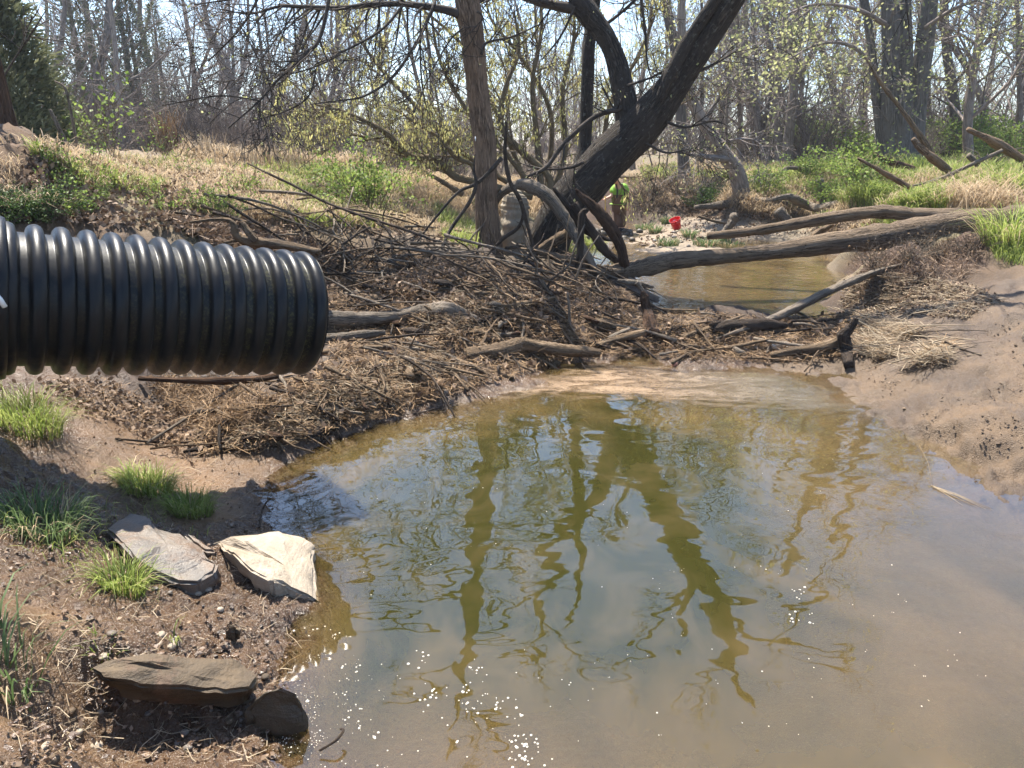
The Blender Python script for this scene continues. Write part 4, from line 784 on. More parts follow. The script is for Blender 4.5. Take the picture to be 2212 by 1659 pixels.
 ('pale_snapped_stem', 'white snapped stem standing on the mound by the cedar', [(108, 236, 3, 8.4), (125, 272, 4.5, 8.4), (150, 325, 5, 8.4)], None, 'drift_grey', 1),
 ('pale_thin_stem', 'thin pale bent stem beside the white snapped one', [(118, 175, 1.5, 8.8), (140, 190, 3, 8.8), (152, 235, 3, 8.8), (170, 335, 3, 8.8)], None, 'drift_grey', 1),
 ('bank_branch', 'long thin dark branch drooping across the grassy bank', [(533, 352, 1.5, 9.4), (580, 375, 2.4, 9.2), (633, 400, 2.8, 9.1), (700, 435, 3, 8.9), (780, 465, 3, 8.7), (880, 498, 3, 8.4), (960, 528, 2.5, 8.2)], None, 'drift_dark', 1),
 ('bank_slab', 'flat grey log lying in the grassy bank above the brush heap', [(560, 412, 4), (610, 415, 6), (672, 421, 4)], 9.7, 'drift_grey', .7),
 ('tan_bank_log', 'pale fallen log on the bank behind the straight tree', [(930, 378, 3), (960, 395, 6), (1000, 420, 6)], 13, 'drift_tan', 1),
 ('crossing_branch', 'dark dead branch crossing in front of the straight tree', [(1084, 341, 5), (1058, 370, 4.6), (1028, 397, 4.2), (988, 417, 3.2), (931, 483, 2.5), (900, 525, 1.6)], 9.0, 'twig_dark', 1),
 ('forked_branch', 'dark thorny branch running down in front of the straight tree', [(1026, 333, 1.2), (1024, 370, 3), (1028, 397, 4), (1014, 437, 4), (971, 500, 3.6), (950, 552, 3)], 8.95, 'twig_dark', 1),
 ('tall_dead_stick', 'tall grey dead stick curving down between the straight tree and the stub', [(1094, 262, 3), (1091, 333, 4.6), (1101, 390, 4.6), (1124, 433, 4.6), (1141, 493, 4), (1160, 560, 4)], 9.05, 'drift_dark', 1),
 ('twisted_branch', 'twisted dark branch looping over the debris in front of the tan stub', [(1124, 433, 4), (1130, 465, 4), (1118, 493, 4), (1088, 515, 4), (1050, 552, 3), (1005, 590, 2)], 8.8, 'drift_dark', 1),
 ('snake_branch', 'long wavy thin branch sweeping over the dark hollow by the pipe', [(706, 578, 2), (768, 602, 2.6), (888, 617, 2.6), (966, 592, 2.6), (1032, 564, 2)], (7.6, 8.0), 'drift_dark', 1),
 ('hollow_branch', 'thin branch bowed across the dark hollow by the pipe', [(708, 664, 2), (760, 660, 2.4), (811, 650, 2.4), (876, 622, 1.6)], (7.1, 7.5), 'drift_dark', 1),
 ('upper_hollow_branch', 'thin branch above the bowed one across the dark hollow', [(706, 624, 1.8), (754, 619, 2.2), (811, 604, 1.8)], 7.4, 'drift_tan', 1),
 ('tan_arched_log', 'tan arched stick lying above the dark hollow', [(795, 613, 4), (825, 602, 6), (860, 602, 6), (882, 611, 3)], 7.7, 'drift_tan', 1),
 ('bleached_stick', 'thin bleached stick slanting down the straw slope', [(978, 602, 2), (1012, 633, 2.6), (1052, 664, 1.8)], 7.6, 'drift_grey', 1),
 ('long_slope_branch', 'long thin dark branch slanting down the straw slope to the pale log', [(1142, 564, 2.6), (1230, 637, 2.6), (1322, 684, 1.6)], (8.2, 7.5), 'drift_dark', 1),
 ('straight_stick', 'long straight stick below the curved slab', [(890, 682, 3), (952, 707, 4), (1030, 719, 3)], 6.9, 'drift_tan', 1),
]
for nm, lb, pts, Y, mt, fl_ in BW:
    wood(nm, lb, nm.split('_')[-1], pts, Y, mt, 14 if max(p[2] for p in pts) > 7 else 8, .26 if max(p[2] for p in pts) > 5 else .14, 3.6, fl_, 10)
rng = np.random.default_rng(77)
def rnd_px(poly):
    P = np.asarray(poly, float); lo, hi = P.min(0), P.max(0)
    while True:
        q = rng.uniform(lo, hi)
        if inpoly(np.array([q[0]]), np.array([q[1]]), P)[0]: return q
DAM = [(700, 560), (850, 540), (1050, 560), (1300, 600), (1400, 660), (1650, 690), (1840, 680), (1850, 770), (1700, 785), (1450, 775), (1290, 770), (1050, 825), (830, 900), (600, 960), (440, 985), (430, 930), (560, 890), (620, 830), (720, 780)]
HEAP = [(480, 500), (680, 470), (850, 480), (960, 520), (1040, 590), (900, 600), (720, 590), (700, 545), (560, 530)]
def stick(px, py, L, r, dirv, bow, mat, label, cat, group, up=.02, k=5, name='stick'):
    h = hit(px, py)
    if h is None: return
    n = 6; t = np.linspace(-.5, .5, n + 1); d = unit(np.asarray(dirv, float)); P = h + d * (t * L)[:, None]
    side = unit(np.cross(d, [0, 0, 1])); P = P + side * (bow * L * (.25 - t * t))[:, None] + rng.normal(0, .012 * L ** .5, (n + 1, 3))
    ends = [gz_at(*P[0][:2]), gz_at(*P[-1][:2]), gz_at(*P[n // 2][:2])]
    z0, z1 = max(ends[0], h[2] - .4 * L), max(ends[1], h[2] - .4 * L); zz = z0 + (z1 - z0) * (t + .5); zz = zz + max(0, ends[2] - zz[n // 2])
    P[:, 2] = zz + r + up * rng.uniform(.2, 1.6) + abs(bow) * L * (.25 - t * t) * rng.uniform(0, .8)
    mb = MB(); mb.tube(P, r * np.linspace(1.1, .5, n + 1) * (1 + rng.normal(0, .08, n + 1)), k, 0, .12, 4)
    if rng.random() < .35 and L > .5:
        i = rng.integers(1, n - 1); q = P[i]; nd = unit(d + rng.normal(0, .6, 3)); mb.tube(np.array([q, q + nd * L * .15, q + (nd + rng.normal(0, .2, 3)) * L * .28]), [r * .6, r * .45, r * .2], 4, 0)
    o = mb.obj(name, M[mat], origin=h); tag(o, label, cat, group)
for i in range(105):
    px, py = rnd_px(HEAP if i < 72 else [(980, 560), (1100, 520), (1340, 590), (1380, 640), (1150, 650), (1000, 640)]); a = rng.normal(-.3, .8)
    stick(px, py, rng.uniform(.35, 1.35), rng.uniform(.005, .019), (math.cos(a), math.sin(a), 0), rng.normal(.1, .4), ('drift_dark', 'drift_tan', 'drift_tan', 'drift_grey')[rng.integers(0, 4)], 'dark bowed stick in the brush heap behind the pipe mouth', 'stick', 'bowed sticks of the brush heap', .12, name='brush_stick')
for i in range(215):
    px, py = rnd_px(DAM); a = rng.normal(-.35, .55)
    if rng.random() < .25: a = rng.uniform(-3, 3)
    stick(px, py, rng.uniform(.15, .8), rng.uniform(.005, .02), (math.cos(a), math.sin(a), 0), rng.normal(0, .25), ('drift_dark', 'drift_tan', 'drift_tan', 'drift_grey')[rng.integers(0, 4)], 'weathered stick lying in the debris dam among many like it', 'stick', 'weathered sticks of the debris dam', .03, name='driftwood_stick')
for i in range(34):
    px, py = rnd_px([(1850, 640), (2000, 660), (2100, 745), (2060, 790), (1900, 800), (1840, 760)]); a = rng.normal(-.5, .5)
    stick(px, py, rng.uniform(.2, .7), rng.uniform(.003, .008), (math.cos(a), math.sin(a), 0), rng.normal(0, .1), ('straw_pale', 'drift_grey', 'drift_dark')[rng.integers(0, 3)], 'thin pale twig in the straw heap on the sand bank', 'twig', 'twigs of the straw heap on the sand bank', .05, name='twig')

for i in range(46):
    px, py = rnd_px(DAM); a = rng.normal(-.3, .9); h = hit(px, py)
    if h is None: continue
    L = rng.uniform(.16, .5); r = rng.uniform(.016, .042); d = np.array([math.cos(a), math.sin(a), rng.normal(0, .12)]); q = h + [0, 0, r * .5]; n = 7; t_ = np.linspace(-.5, .5, n); P = q + d * (t_ * L)[:, None] + rng.normal(0, .008, (n, 3)); P[:, 2] = np.maximum(P[:, 2], [gz_at(*v[:2]) + r * .2 for v in P])
    mb = MB(); rr_ = r * (1 + rng.normal(0, .16, n)); rr_[0] *= .6; rr_[-1] *= .5; mb.tube(P, rr_, 10, 0, .35, 6, True, rng.uniform(.45, 1)); tag(mb.obj('wood_chunk', M[('drift_dark', 'drift_tan', 'drift_grey', 'drift_red')[rng.integers(0, 4)]], origin=h), 'broken chunk of rotten wood in the debris dam', 'wood', 'wood chunks of the debris dam')
for i in range(34):
    px, py = rnd_px([(980, 545), (1100, 530), (1300, 580), (1340, 620), (1150, 640), (900, 600), (720, 600), (740, 560)]); h = hit(px, py)
    if h is None: continue
    L = rng.uniform(.25, .8); a = rng.uniform(0, 6.28); d = unit(np.array([math.cos(a), .5 * math.sin(a), rng.uniform(.25, 1.3)])); r = rng.uniform(.006, .018); P = h + d * (np.linspace(-.08, L, 6))[:, None] + rng.normal(0, .02, (6, 3)); P[0] = h - [0, 0, .05]
    mb = MB(); mb.tube(P, r * np.linspace(1.2, .35, 6), 6, 0, .15, 4); tag(mb.obj('jutting_stick', M[('drift_dark', 'drift_tan', 'drift_grey')[rng.integers(0, 3)]], origin=h), 'stick jutting up out of the debris around the tree bases', 'stick', 'jutting sticks around the tree bases')

# ---------- straw and litter nobody could count
def strips(mb, C, L, W, az_m, az_s, pitch_s, mat, rng, curl=.12):
    n = len(C); a = rng.normal(az_m, az_s, n); p = rng.normal(0, pitch_s, n); l = rng.uniform(*L, n)[:, None]; wd = rng.uniform(*W, n)[:, None]
    d = np.stack([np.cos(a) * np.cos(p), np.sin(a) * np.cos(p), np.sin(p)], -1); s = np.cross(d, rng.normal(0, .5, (n, 3)) + np.array([0, 0, 1])); s /= np.linalg.norm(s, axis=1, keepdims=True)
    m = C + rng.normal(0, 1, (n, 3)) * l * curl * .5
    V = np.stack([C - d * l / 2 - s * wd / 2, C - d * l / 2 + s * wd / 2, m + s * wd / 2, m - s * wd / 2, C + d * l / 2 + s * wd / 4, C + d * l / 2 - s * wd / 4], 1).reshape(-1, 3)
    b = np.arange(n)[:, None] * 6; Q = np.concatenate([b + [0, 1, 2, 3], b + [3, 2, 4, 5]]); mb.add(V, Q, None, mat)
def ground_pts(poly, n, rng, upl=0.0, uph=.03, mask=None):
    P = np.asarray(poly, float); lo, hi = P.min(0), P.max(0); out = []
    q = rng.uniform(lo, hi, (int(n * 3.5), 2)); q = q[inpoly(q[:, 0], q[:, 1], P)][:n]
    for a, b_ in q:
        h = hit(a, b_)
        if h is not None: out.append(h)
    out = np.array(out); out[:, :2] += rng.normal(0, .03, (len(out), 2)); 
    if mask is not None: out = out[mask(out)]
    out[:, 2] += rng.uniform(upl, uph, len(out)); return out
mb = MB(); C = ground_pts(DAM, 33000, rng, -.005, .04); strips(mb, C, (.04, .2), (.0025, .0075), -.3, 1.0, .28, 0, rng)
C = ground_pts([(1230, 640), (1000, 620), (900, 680), (980, 800), (600, 960), (480, 970), (640, 860), (880, 760)], 6500, rng, 0, .05); strips(mb, C, (.04, .18), (.002, .005), -.3, .95, .25, 1, rng)
C = ground_pts([(850, 560), (1300, 610), (1350, 690), (1000, 700), (800, 640)], 5000, rng, 0, .05); quads(mb, C, .03, 2, rng, 1.3)
C = ground_pts(DAM, 3500, rng, 0, .04); quads(mb, C, .035, 2, rng, 1.8)
HO = [(0, 840), (200, 815), (560, 830), (600, 900), (500, 940), (430, 1010), (330, 960), (180, 900)]
C = ground_pts(HO, 2600, rng, 0, .03, lambda P: fbm(P[:, 0], P[:, 1], 2.5, 3, 47) > -.1); quads(mb, C, .022, 2, rng, 1.5); strips(mb, C[::2], (.04, .22), (.002, .005), -.3, 1.2, .3, 0, rng)
C = ground_pts([(330, 830), (560, 830), (600, 900), (480, 960), (350, 880)], 1800, rng, 0, .12); strips(mb, C, (.05, .3), (.002, .006), .3, 1.2, .6, 0, rng)
tag(mb.obj('straw_drift', [M['straw'], M['straw_pale'], M['litter']]), 'matted brown straw and bark washed onto the debris dam', 'straw', kind='stuff')
mb = MB(); C = ground_pts([(1860, 685), (1960, 690), (2060, 735), (2040, 785), (1930, 800), (1855, 770)], 3000, rng, .0, .07, lambda P: fbm(P[:, 0], P[:, 1], 3, 3, 46) > -.12); strips(mb, C, (.08, .38), (.0025, .0055), -.45, .8, .3, 0, rng); strips(mb, C[::3], (.05, .3), (.003, .008), -.3, 1, .3, 1, rng)
tag(mb.obj('straw_heap', [M['straw_pale'], M['straw']]), 'pale straw heap drifted against the forked root on the sand bank', 'straw', kind='stuff')
mb = MB(); C = ground_pts([(1830, 600), (1900, 590), (2100, 620), (2160, 650), (2080, 690), (1950, 680), (1820, 690)], 3800, rng, 0, .03); quads(mb, C, .026, 0, rng, 1.5); strips(mb, C[::2] + [0, 0, .01], (.06, .3), (.003, .007), -.3, .8, .2, 1, rng)
C = ground_pts([(0, 900), (330, 960), (560, 1010), (640, 1350), (590, 1659), (0, 1659)], 2600, rng, 0, .006); quads(mb, C, .012, 0, rng, 1.5)
C = ground_pts([(1840, 800), (2212, 640), (2212, 1000), (2000, 930)], 700, rng, 0, .004, lambda P: fbm(P[:, 0], P[:, 1], 1.6, 3, 44) > .12); quads(mb, C, .014, 0, rng, 2.0); strips(mb, C[::3], (.03, .12), (.002, .005), -.3, 1, .15, 0, rng)
C = ground_pts([(60, 340), (300, 345), (600, 390), (980, 420), (1000, 540), (700, 500), (300, 500), (0, 470)], 6000, rng, 0, .04); quads(mb, C, .04, 0, rng, 1.3)
C = ground_pts([(0, 900), (330, 960), (560, 1010), (640, 1350), (590, 1659), (0, 1659)], 900, rng, 0, .008); strips(mb, C, (.03, .14), (.0015, .003), 0, 2, .12, 1, rng)
C = ground_pts([(1380, 475), (1700, 460), (1800, 500), (1380, 535)], 1500, rng, 0, .02); quads(mb, C, .04, 0, rng, 1.3)
C = ground_pts([(1840, 560), (2050, 535), (2130, 540), (2090, 600), (1860, 640)], 1500, rng, 0, .05); strips(mb, C, (.05, .3), (.003, .008), -1.2, .8, .7, 0, rng)
for pl, cnt in (([(1740, 470), (1960, 480), (1960, 520), (1780, 540)], 1200), ([(1500, 420), (1720, 425), (1720, 480), (1480, 470)], 2200), ([(330, 470), (560, 490), (760, 550), (700, 590), (520, 560)], 3000), ([(1340, 380), (1560, 385), (1560, 460), (1390, 465)], 1500)):
    C = ground_pts(pl, cnt, rng, 0, .05); quads(mb, C, .04, 0, rng, 1.6); strips(mb, C[::2], (.08, .35), (.004, .01), -.3, 1, .35, 0, rng)
tag(mb.obj('leaf_litter', [M['litter'], M['straw_pale']]), 'brown leaf litter and bark bits lying on the mud and banks', 'litter', kind='stuff')
# ---------- stones
def slab(name, label, top, thick, mat, shrink=.85, rough=.018, seed=1, cat='rock', drop=(0, 0), group=None, sub=3):
    """top: [(px, py, z)] outline of the upper face"""
    import bmesh
    T = np.array([atz(*q) for q in top]); c = T.mean(0); Bt = (T - c) * [shrink, shrink, 1] + c - np.array([0, 0, thick]); Bt[:, 0] += drop[0]; Bt[:, 1] += drop[1]
    bm = bmesh.new(); tv = [bm.verts.new(p - c) for p in T]; bv = [bm.verts.new(p - c) for p in Bt]; n = len(T)
    tc_ = bm.verts.new((0, 0, .012)); bc = bm.verts.new((Bt.mean(0) - c))
    for i in range(n):
        j = (i + 1) % n; bm.faces.new((tv[i], tv[j], tc_)); bm.faces.new((bv[j], bv[i], bc)); bm.faces.new((tv[j], tv[i], bv[i], bv[j]))
    bmesh.ops.recalc_face_normals(bm, faces=bm.faces)
    bmesh.ops.bevel(bm, geom=[e for e in bm.edges if e.calc_face_angle(0) > .5], offset=.012, segments=2, affect='EDGES')
    bmesh.ops.triangulate(bm, faces=bm.faces)
    bmesh.ops.subdivide_edges(bm, edges=bm.edges, cuts=sub, use_grid_fill=True)
    bm.normal_update()
    for v in bm.verts:
        x, y, z = v.co + Vector(c); v.co += v.normal * rough * float(fbm(np.array([x * 1.0 + z]), np.array([y + z * 1.7]), 7, 4, seed)[0])
        v.co.z += .35 * rough * float(np.round(3 * fbm(np.array([x]), np.array([y]), 3.5, 2, seed + 9)[0]) / 1.5)
    me = bpy.data.meshes.new(name); bm.to_mesh(me); bm.free(); me.materials.append(M[mat]); me.polygons.foreach_set('use_smooth', [True] * len(me.polygons)); me.set_sharp_from_angle(angle=.55)
    at = me.attributes.new('tc', 'FLOAT_VECTOR', 'POINT'); at.data.foreach_set('vector', np.array([v.co + Vector(c) for v in me.vertices]).ravel())
    o = bpy.data.objects.new(name, me); COL.objects.link(o); o.location = c; return tag(o, label, cat, group)
def stone(name, c1, c2, c3, dirt=.3, rough=.75):
    t = NT(name); v = t.tc(); lay = t.noise(t.tc(3, 3, 30), 2.2, 4, .6, .4); n = t.noise(v, 9, 5, .65); f = t.noise(v, 70, 4, .7)
    c = t.mix(t.ramp(lay, .35, .65), c1, c2); c = t.mix(t.ramp(n, .5, .7, 0, .8), c, c3); c = t.mix(t.ramp(f, .5, .75, 0, .35), c, (.09, .065, .045)); c = t.mix(t.math('MULTIPLY', t.ramp(t.noise(v, 4.5, 5, .7), .5, .62), dirt), c, (.14, .085, .05))
    t.pbsdf(c, rough, t.bump(t.math('ADD', lay, f), .6, .012), .4); M[name] = t.m
stone('stone_pale', (.36, .3, .225), (.29, .235, .17), (.22, .18, .12), .25, .7)
stone('stone_grey', (.17, .14, .11), (.105, .095, .085), (.2, .16, .125), .75, .38)
stone('stone_brown', (.05, .036, .021), (.1, .068, .036), (.04, .026, .015), .9, .7)
stone('stone_dark', (.06, .048, .03), (.045, .036, .024), (.075, .062, .04), .3, .5)
slab('slab_rock', 'pale cream slab rock dipping into the water at the muddy edge', [(467, 1163, .17), (500, 1154, .18), (603, 1141, .13), (643, 1163, .08), (672, 1186, .045), (668, 1212, .04), (690, 1296, .01), (610, 1262, .11), (583, 1258, .14), (540, 1236, .17), (507, 1203, .19), (483, 1183, .19)], .2, 'stone_pale', .97, .05, 3, drop=(.02, .05))
slab('flat_rock', 'flat grey-pink slab rock with a wet sheen beside the grass tufts', [(227, 1143, .27), (283, 1113, .27), (320, 1119, .26), (350, 1143, .24), (400, 1166, .22), (443, 1196, .2), (473, 1216, .18), (463, 1239, .17), (427, 1259, .17), (383, 1256, .19), (337, 1236, .22), (300, 1216, .25), (267, 1183, .27)], .14, 'stone_grey', 1.0, .04, 5)
slab('layered_rock', 'big layered brown rock with mud on top and a dark gap beneath', [(187, 1448, .3), (230, 1436, .29), (330, 1428, .27), (450, 1420, .22), (520, 1432, .18), (548, 1468, .15), (535, 1486, .15), (487, 1492, .17), (400, 1478, .22), (300, 1474, .26), (220, 1466, .29)], .13, 'stone_brown', .9, .05, 8, drop=(0, .05))
slab('wet_rock', 'dark wet pointed rock at the water below the layered rock', [(527, 1520, .1), (567, 1489, .16), (607, 1479, .19), (643, 1496, .16), (662, 1523, .1), (633, 1551, .06), (593, 1568, .04), (535, 1553, .06)], .12, 'stone_dark', 1.0, .03, 12)
slab('mud_stone', 'reddish stone half sunk in the mud above the layered rock', [(480, 1348, .14), (500, 1340, .15), (518, 1350, .14), (516, 1366, .12), (490, 1368, .12)], .07, 'stone_brown', .8, .02, 15, sub=2)
slab('ledge_rock', 'low grey slab in the mud between the pale and the flat rock', [(395, 1150, .2), (420, 1152, .2), (448, 1168, .18), (470, 1190, .16), (440, 1190, .17), (410, 1170, .19)], .06, 'stone_grey', .9, .02, 17, sub=2)
rng = np.random.default_rng(91)
def pebble(px, py, rad, mat, label, sq=.7, name='pebble', group=None, cat='pebble'):
    import bmesh
    h = hit(px, py)
    if h is None: return
    bm = bmesh.new(); bmesh.ops.create_icosphere(bm, subdivisions=3 if rad > .03 else 2, radius=rad); sx, sy = rng.uniform(.8, 1.25, 2); s = rng.integers(0, 99)
    for v in bm.verts: v.co = Vector((v.co.x * sx, v.co.y * sy, v.co.z * sq)) * (1 + .25 * float(fbm(np.array([v.co.x / rad + v.co.z / rad]), np.array([v.co.y / rad]), 1.1, 2, s)[0]))
    me = bpy.data.meshes.new(name); bm.to_mesh(me); bm.free(); me.materials.append(M[mat]); me.polygons.foreach_set('use_smooth', [True] * len(me.polygons))
    at = me.attributes.new('tc', 'FLOAT_VECTOR', 'POINT'); at.data.foreach_set('vector', np.array([v.co + Vector(h) for v in me.vertices]).ravel())
    o = bpy.data.objects.new(name, me); COL.objects.link(o); o.location = h + np.array([0, 0, rad * sq * .45]); tag(o, label, cat, group)
t = NT('nut'); t.pbsdf(t.mix(t.noise(t.tc(), 60, 3), (.3, .1, .05), (.42, .2, .12)), .5); M['nut'] = t.m
pebble(1457, 790, .032, 'nut', 'round reddish-brown nut at the head of the foam', .95, 'round_nut', cat='nut')
pebble(961, 851, .03, 'stone_grey', 'round grey pebble at the foot of the straw slope', .85)
for i in range(70):
    q = rnd_px([(250, 1250), (520, 1120), (620, 1330), (560, 1640), (60, 1650), (200, 1450)]); pebble(q[0], q[1], rng.uniform(.006, .018), ('stone_grey', 'stone_brown', 'stone_pale')[rng.integers(0, 3)], 'small stone in the wet mud below the pipe', .7, 'small_stone', 'small stones in the wet mud', 'stone')
for i in range(40):
    q = rnd_px([(1390, 500), (1500, 495), (1640, 520), (1600, 540), (1380, 535)]); pebble(q[0], q[1], rng.uniform(.02, .06), ('stone_grey', 'stone_brown', 'stone_pale')[rng.integers(0, 3)], 'small stone on the gravel bar', .6, 'gravel_stone', 'stones on the gravel bar', 'stone')
for i in range(26):
    q = rnd_px([(1255, 498), (1380, 490), (1390, 520), (1270, 530)]); pebble(q[0], q[1], rng.uniform(.04, .09), 'stone_dark', 'dark wet stone in the sparkling riffle', .8, 'riffle_stone', 'stones in the riffle', 'stone')

# ---------- grass
def blades(mb, C, hgt, wid, bend, mat, rng, az=None, lean=.25):
    n = len(C); a = rng.uniform(0, 6.283, n) if az is None else az; d = np.stack([np.cos(a), np.sin(a), 0 * a], -1); s = np.stack([-np.sin(a), np.cos(a), 0 * a], -1)
    tw = rng.normal(0, .6, n)[:, None]; s = s * np.cos(tw) + d * np.sin(tw)
    h = (hgt * rng.uniform(.5, 1.2, n))[:, None]; w_ = (wid * rng.uniform(.6, 1.3, n))[:, None]; b_ = (bend * rng.uniform(.2, 1.3, n))[:, None]; z = np.array([0, 0, 1.0]); l0 = rng.uniform(0, lean, n)[:, None]
    p1 = C + z * h * .45 + d * h * (.1 * b_ + l0 * .45); p2 = C + z * h * (.8 - .15 * b_) + d * h * (.4 * b_ + l0 * .8); p3 = C + z * h * (1 - .5 * b_) + d * h * (.9 * b_ + l0)
    V = np.stack([C - s * w_ / 2, C + s * w_ / 2, p1 + s * w_ * .5, p1 - s * w_ * .5, p2 + s * w_ * .35, p2 - s * w_ * .35, p3], 1).reshape(-1, 3); k = np.arange(n)[:, None] * 7
    mb.add(V, np.concatenate([k + [0, 1, 2, 3], k + [3, 2, 4, 5]]), k + [5, 4, 6], mat)
def tuft(px, py, rad, n, h, label, mat='grass_green', dry=.08, w_=.0045, bend=.8, group=None, name='grass_tuft'):
    p0 = hit(px, py)
    if p0 is None: return
    r = rad * np.sqrt(rng.uniform(0, 1, n)); a = rng.uniform(0, 6.283, n); x = p0[0] + r * np.cos(a); y = p0[1] + r * np.sin(a)
    C = np.stack([x, y, [gz_at(u, v) - .005 for u, v in zip(x, y)]], -1); C[:, 2] = np.clip(C[:, 2], p0[2] - .12, p0[2] + .08)
    az_ = a + rng.normal(0, .7, n); mb = MB(); k = int(n * dry); blades(mb, C[k:], h, w_, bend, 0, rng, az_[k:], .5)
    if k: blades(mb, C[:k], h * .9, w_, bend * 1.3, 1, rng, az_[:k], .8)
    o = mb.obj(name, [M[mat], M['grass_dry']], origin=p0); return tag(o, label, 'grass', group)
tuft(62, 925, .16, 520, .2, 'bright green grass tuft on the mud right under the pipe coupling')
tuft(318, 1062, .13, 560, .15, 'bright green grass tuft above the flat rock, larger of a pair')
tuft(412, 1108, .11, 460, .13, 'smaller green grass tuft touching the larger one at the water edge')
tuft(95, 1150, .14, 380, .2, 'grass tuft in painted bluish shade with long drooping blades on the upper mud', 'grass_shaded_dull', .15)  # the shade on this tuft is put into its blade colour
tuft(268, 1275, .08, 260, .14, 'green grass tuft between the flat rock and the layered rock')
tuft(15, 1450, .09, 60, .2, 'few dark green blades at the frame edge on the orange earth', 'grass_shaded_dull', .1, .006)
tuft(378, 1385, .012, 7, .09, 'single small green sprout in the mud above the layered rock')
tuft(215, 1395, .05, 30, .05, 'sparse little green seedlings on top of the mud', w_=.004)
for px, py, s in ((1443, 532, .2), (1522, 532, .22), (1581, 536, .2), (1488, 512, .14), (1443, 482, .15), (1393, 497, .2), (1415, 505, .12), (1560, 520, .15)):
    tuft(px, py, s, 200, .2, 'small pale green tuft on the gravel bar', 'grass_shaded_dull', .25, .012, .7, 'tufts on the gravel bar')
for px, py in ((1222, 538), (1285, 532), (1240, 520)): tuft(px, py, .2, 260, .22, 'green tuft at the foot of the leaning tree', 'grass_green', .1, .009, .7, 'tufts under the leaning tree')
tuft(2190, 510, .35, 420, .42, 'tall green grass clump hanging over the butt of the fallen trunk', 'grass_green', .2, .009)
def field(poly, n, h, w_, mat, seed, lab, name, lo=-.1, bend=.7, sc_=.9):
    r2 = np.random.default_rng(seed); mb = MB(); C = ground_pts(poly, n, r2, -.01, 0, lambda P: fbm(P[:, 0], P[:, 1], sc_, 3, seed) > lo); sz = h * (1 + 1.2 * fbm(C[:, 0], C[:, 1], 1.3, 2, seed + 3)); mb2 = MB()
    blades(mb, C, sz, w_, bend, 0, r2, None, .5); return mb, C
LB_ = [(60, 318), (180, 345), (300, 345), (500, 338), (700, 345), (1000, 372), (1030, 520), (940, 500), (700, 490), (480, 470), (300, 420), (160, 400)]
RB_ = [(1690, 372), (1800, 350), (2000, 360), (2212, 330), (2212, 455), (2000, 462), (1900, 458), (1830, 448), (1760, 420), (1700, 400)]
FB_ = [(1380, 358), (1700, 352), (1700, 385), (1560, 388), (1390, 388)]
mb, _ = field(LB_, 15000, .14, .011, 'g', 301, '', '', -.02); a_ = mb
mb2, _ = field(RB_, 20000, .3, .012, 'g', 302, '', '', -.3)
mb3, _ = field(FB_, 4000, .16, .018, 'g', 303, '', '', -.1)
mb4, _ = field([(2120, 500), (2212, 490), (2212, 575), (2150, 560)], 1200, .14, .007, 'g', 306, '', '', -.1)
mb5, _ = field([(930, 430), (1040, 440), (1040, 540), (960, 520)], 2200, .18, .009, 'g', 308, '', '', -.2)
mb6, _ = field([(560, 338), (1000, 368), (950, 420), (620, 420)], 4000, .16, .013, 'g', 309, '', '', .0)
mb7, _ = field([(1760, 470), (1990, 472), (1980, 512), (1800, 530)], 2600, .2, .01, 'g', 331, '', '', -.15)
mb8, _ = field([(1590, 400), (1760, 405), (1840, 430), (1720, 450), (1600, 430)], 2500, .22, .012, 'g', 332, '', '', -.05)
mb9, _ = field([(0, 850), (150, 870), (330, 1000), (470, 1090), (400, 1230), (300, 1330), (0, 1330)], 700, .07, .0032, 'g', 341, '', '', .05, .9, 2.5)
allg = MB()
for m_ in (a_, mb7, mb8, mb9, mb2, mb3, mb4, mb5, mb6): allg.add(np.concatenate(m_.v), np.concatenate(m_.q), np.concatenate(m_.t), 0)
tag(allg.obj('green_grass', [M['grass_green']]), 'fresh green grass growing over the creek banks', 'grass', kind='stuff')
alld = MB()
for poly, n, h, w_, sd_, lo in ((LB_, 16000, .16, .01, 311, -.3), (RB_, 5000, .3, .011, 312, -.2), (FB_, 3500, .2, .016, 313, -.3), ([(0, 300), (150, 330), (200, 400), (120, 470), (0, 470)], 1500, .16, .007, 314, .0), ([(380, 335), (1000, 350), (1000, 372), (380, 348)], 5000, .3, .016, 315, -.3), ([(1340, 385), (1560, 385), (1560, 440), (1380, 450)], 900, .25, .01, 316, -.1), ([(1050, 372), (1240, 380), (1200, 480), (1080, 470)], 3500, .25, .01, 317, -.4), ([(1560, 395), (1840, 410), (1840, 460), (1640, 470), (1520, 440)], 3500, .22, .012, 319, -.3), ([(1760, 470), (1990, 472), (1980, 512), (1800, 530)], 1500, .2, .01, 320, -.3), ([(850, 372), (1010, 380), (1020, 470), (900, 440)], 3500, .22, .01, 318, -.3)):
    m_, _ = field(poly, n, h, w_, 'd', sd_, '', '', lo, 1.1); alld.add(np.concatenate(m_.v), np.concatenate(m_.q), np.concatenate(m_.t), 0)
tag(alld.obj('dry_grass', [M['grass_dry']]), 'dead tan grass lying over the creek banks', 'grass', kind='stuff')
def tall_dry(px, py, n, h, sp, label, mat='grass_dry'):
    p0 = hit(px, py); C = p0 + np.concatenate([rng.normal(0, sp, (n, 2)), np.zeros((n, 1))], 1); mb = MB(); blades(mb, C, h, .014, .35, 0, rng, None, .25); tag(mb.obj('dry_grass_clump', [M[mat]], origin=p0), label, 'grass')
tall_dry(366, 335, 130, 1.0, .1, 'tall russet dry grass clump on the grassy bank', 'straw')
tall_dry(575, 362, 420, .5, .5, 'low tan dry grass mound at the foot of the wood', 'straw_pale')
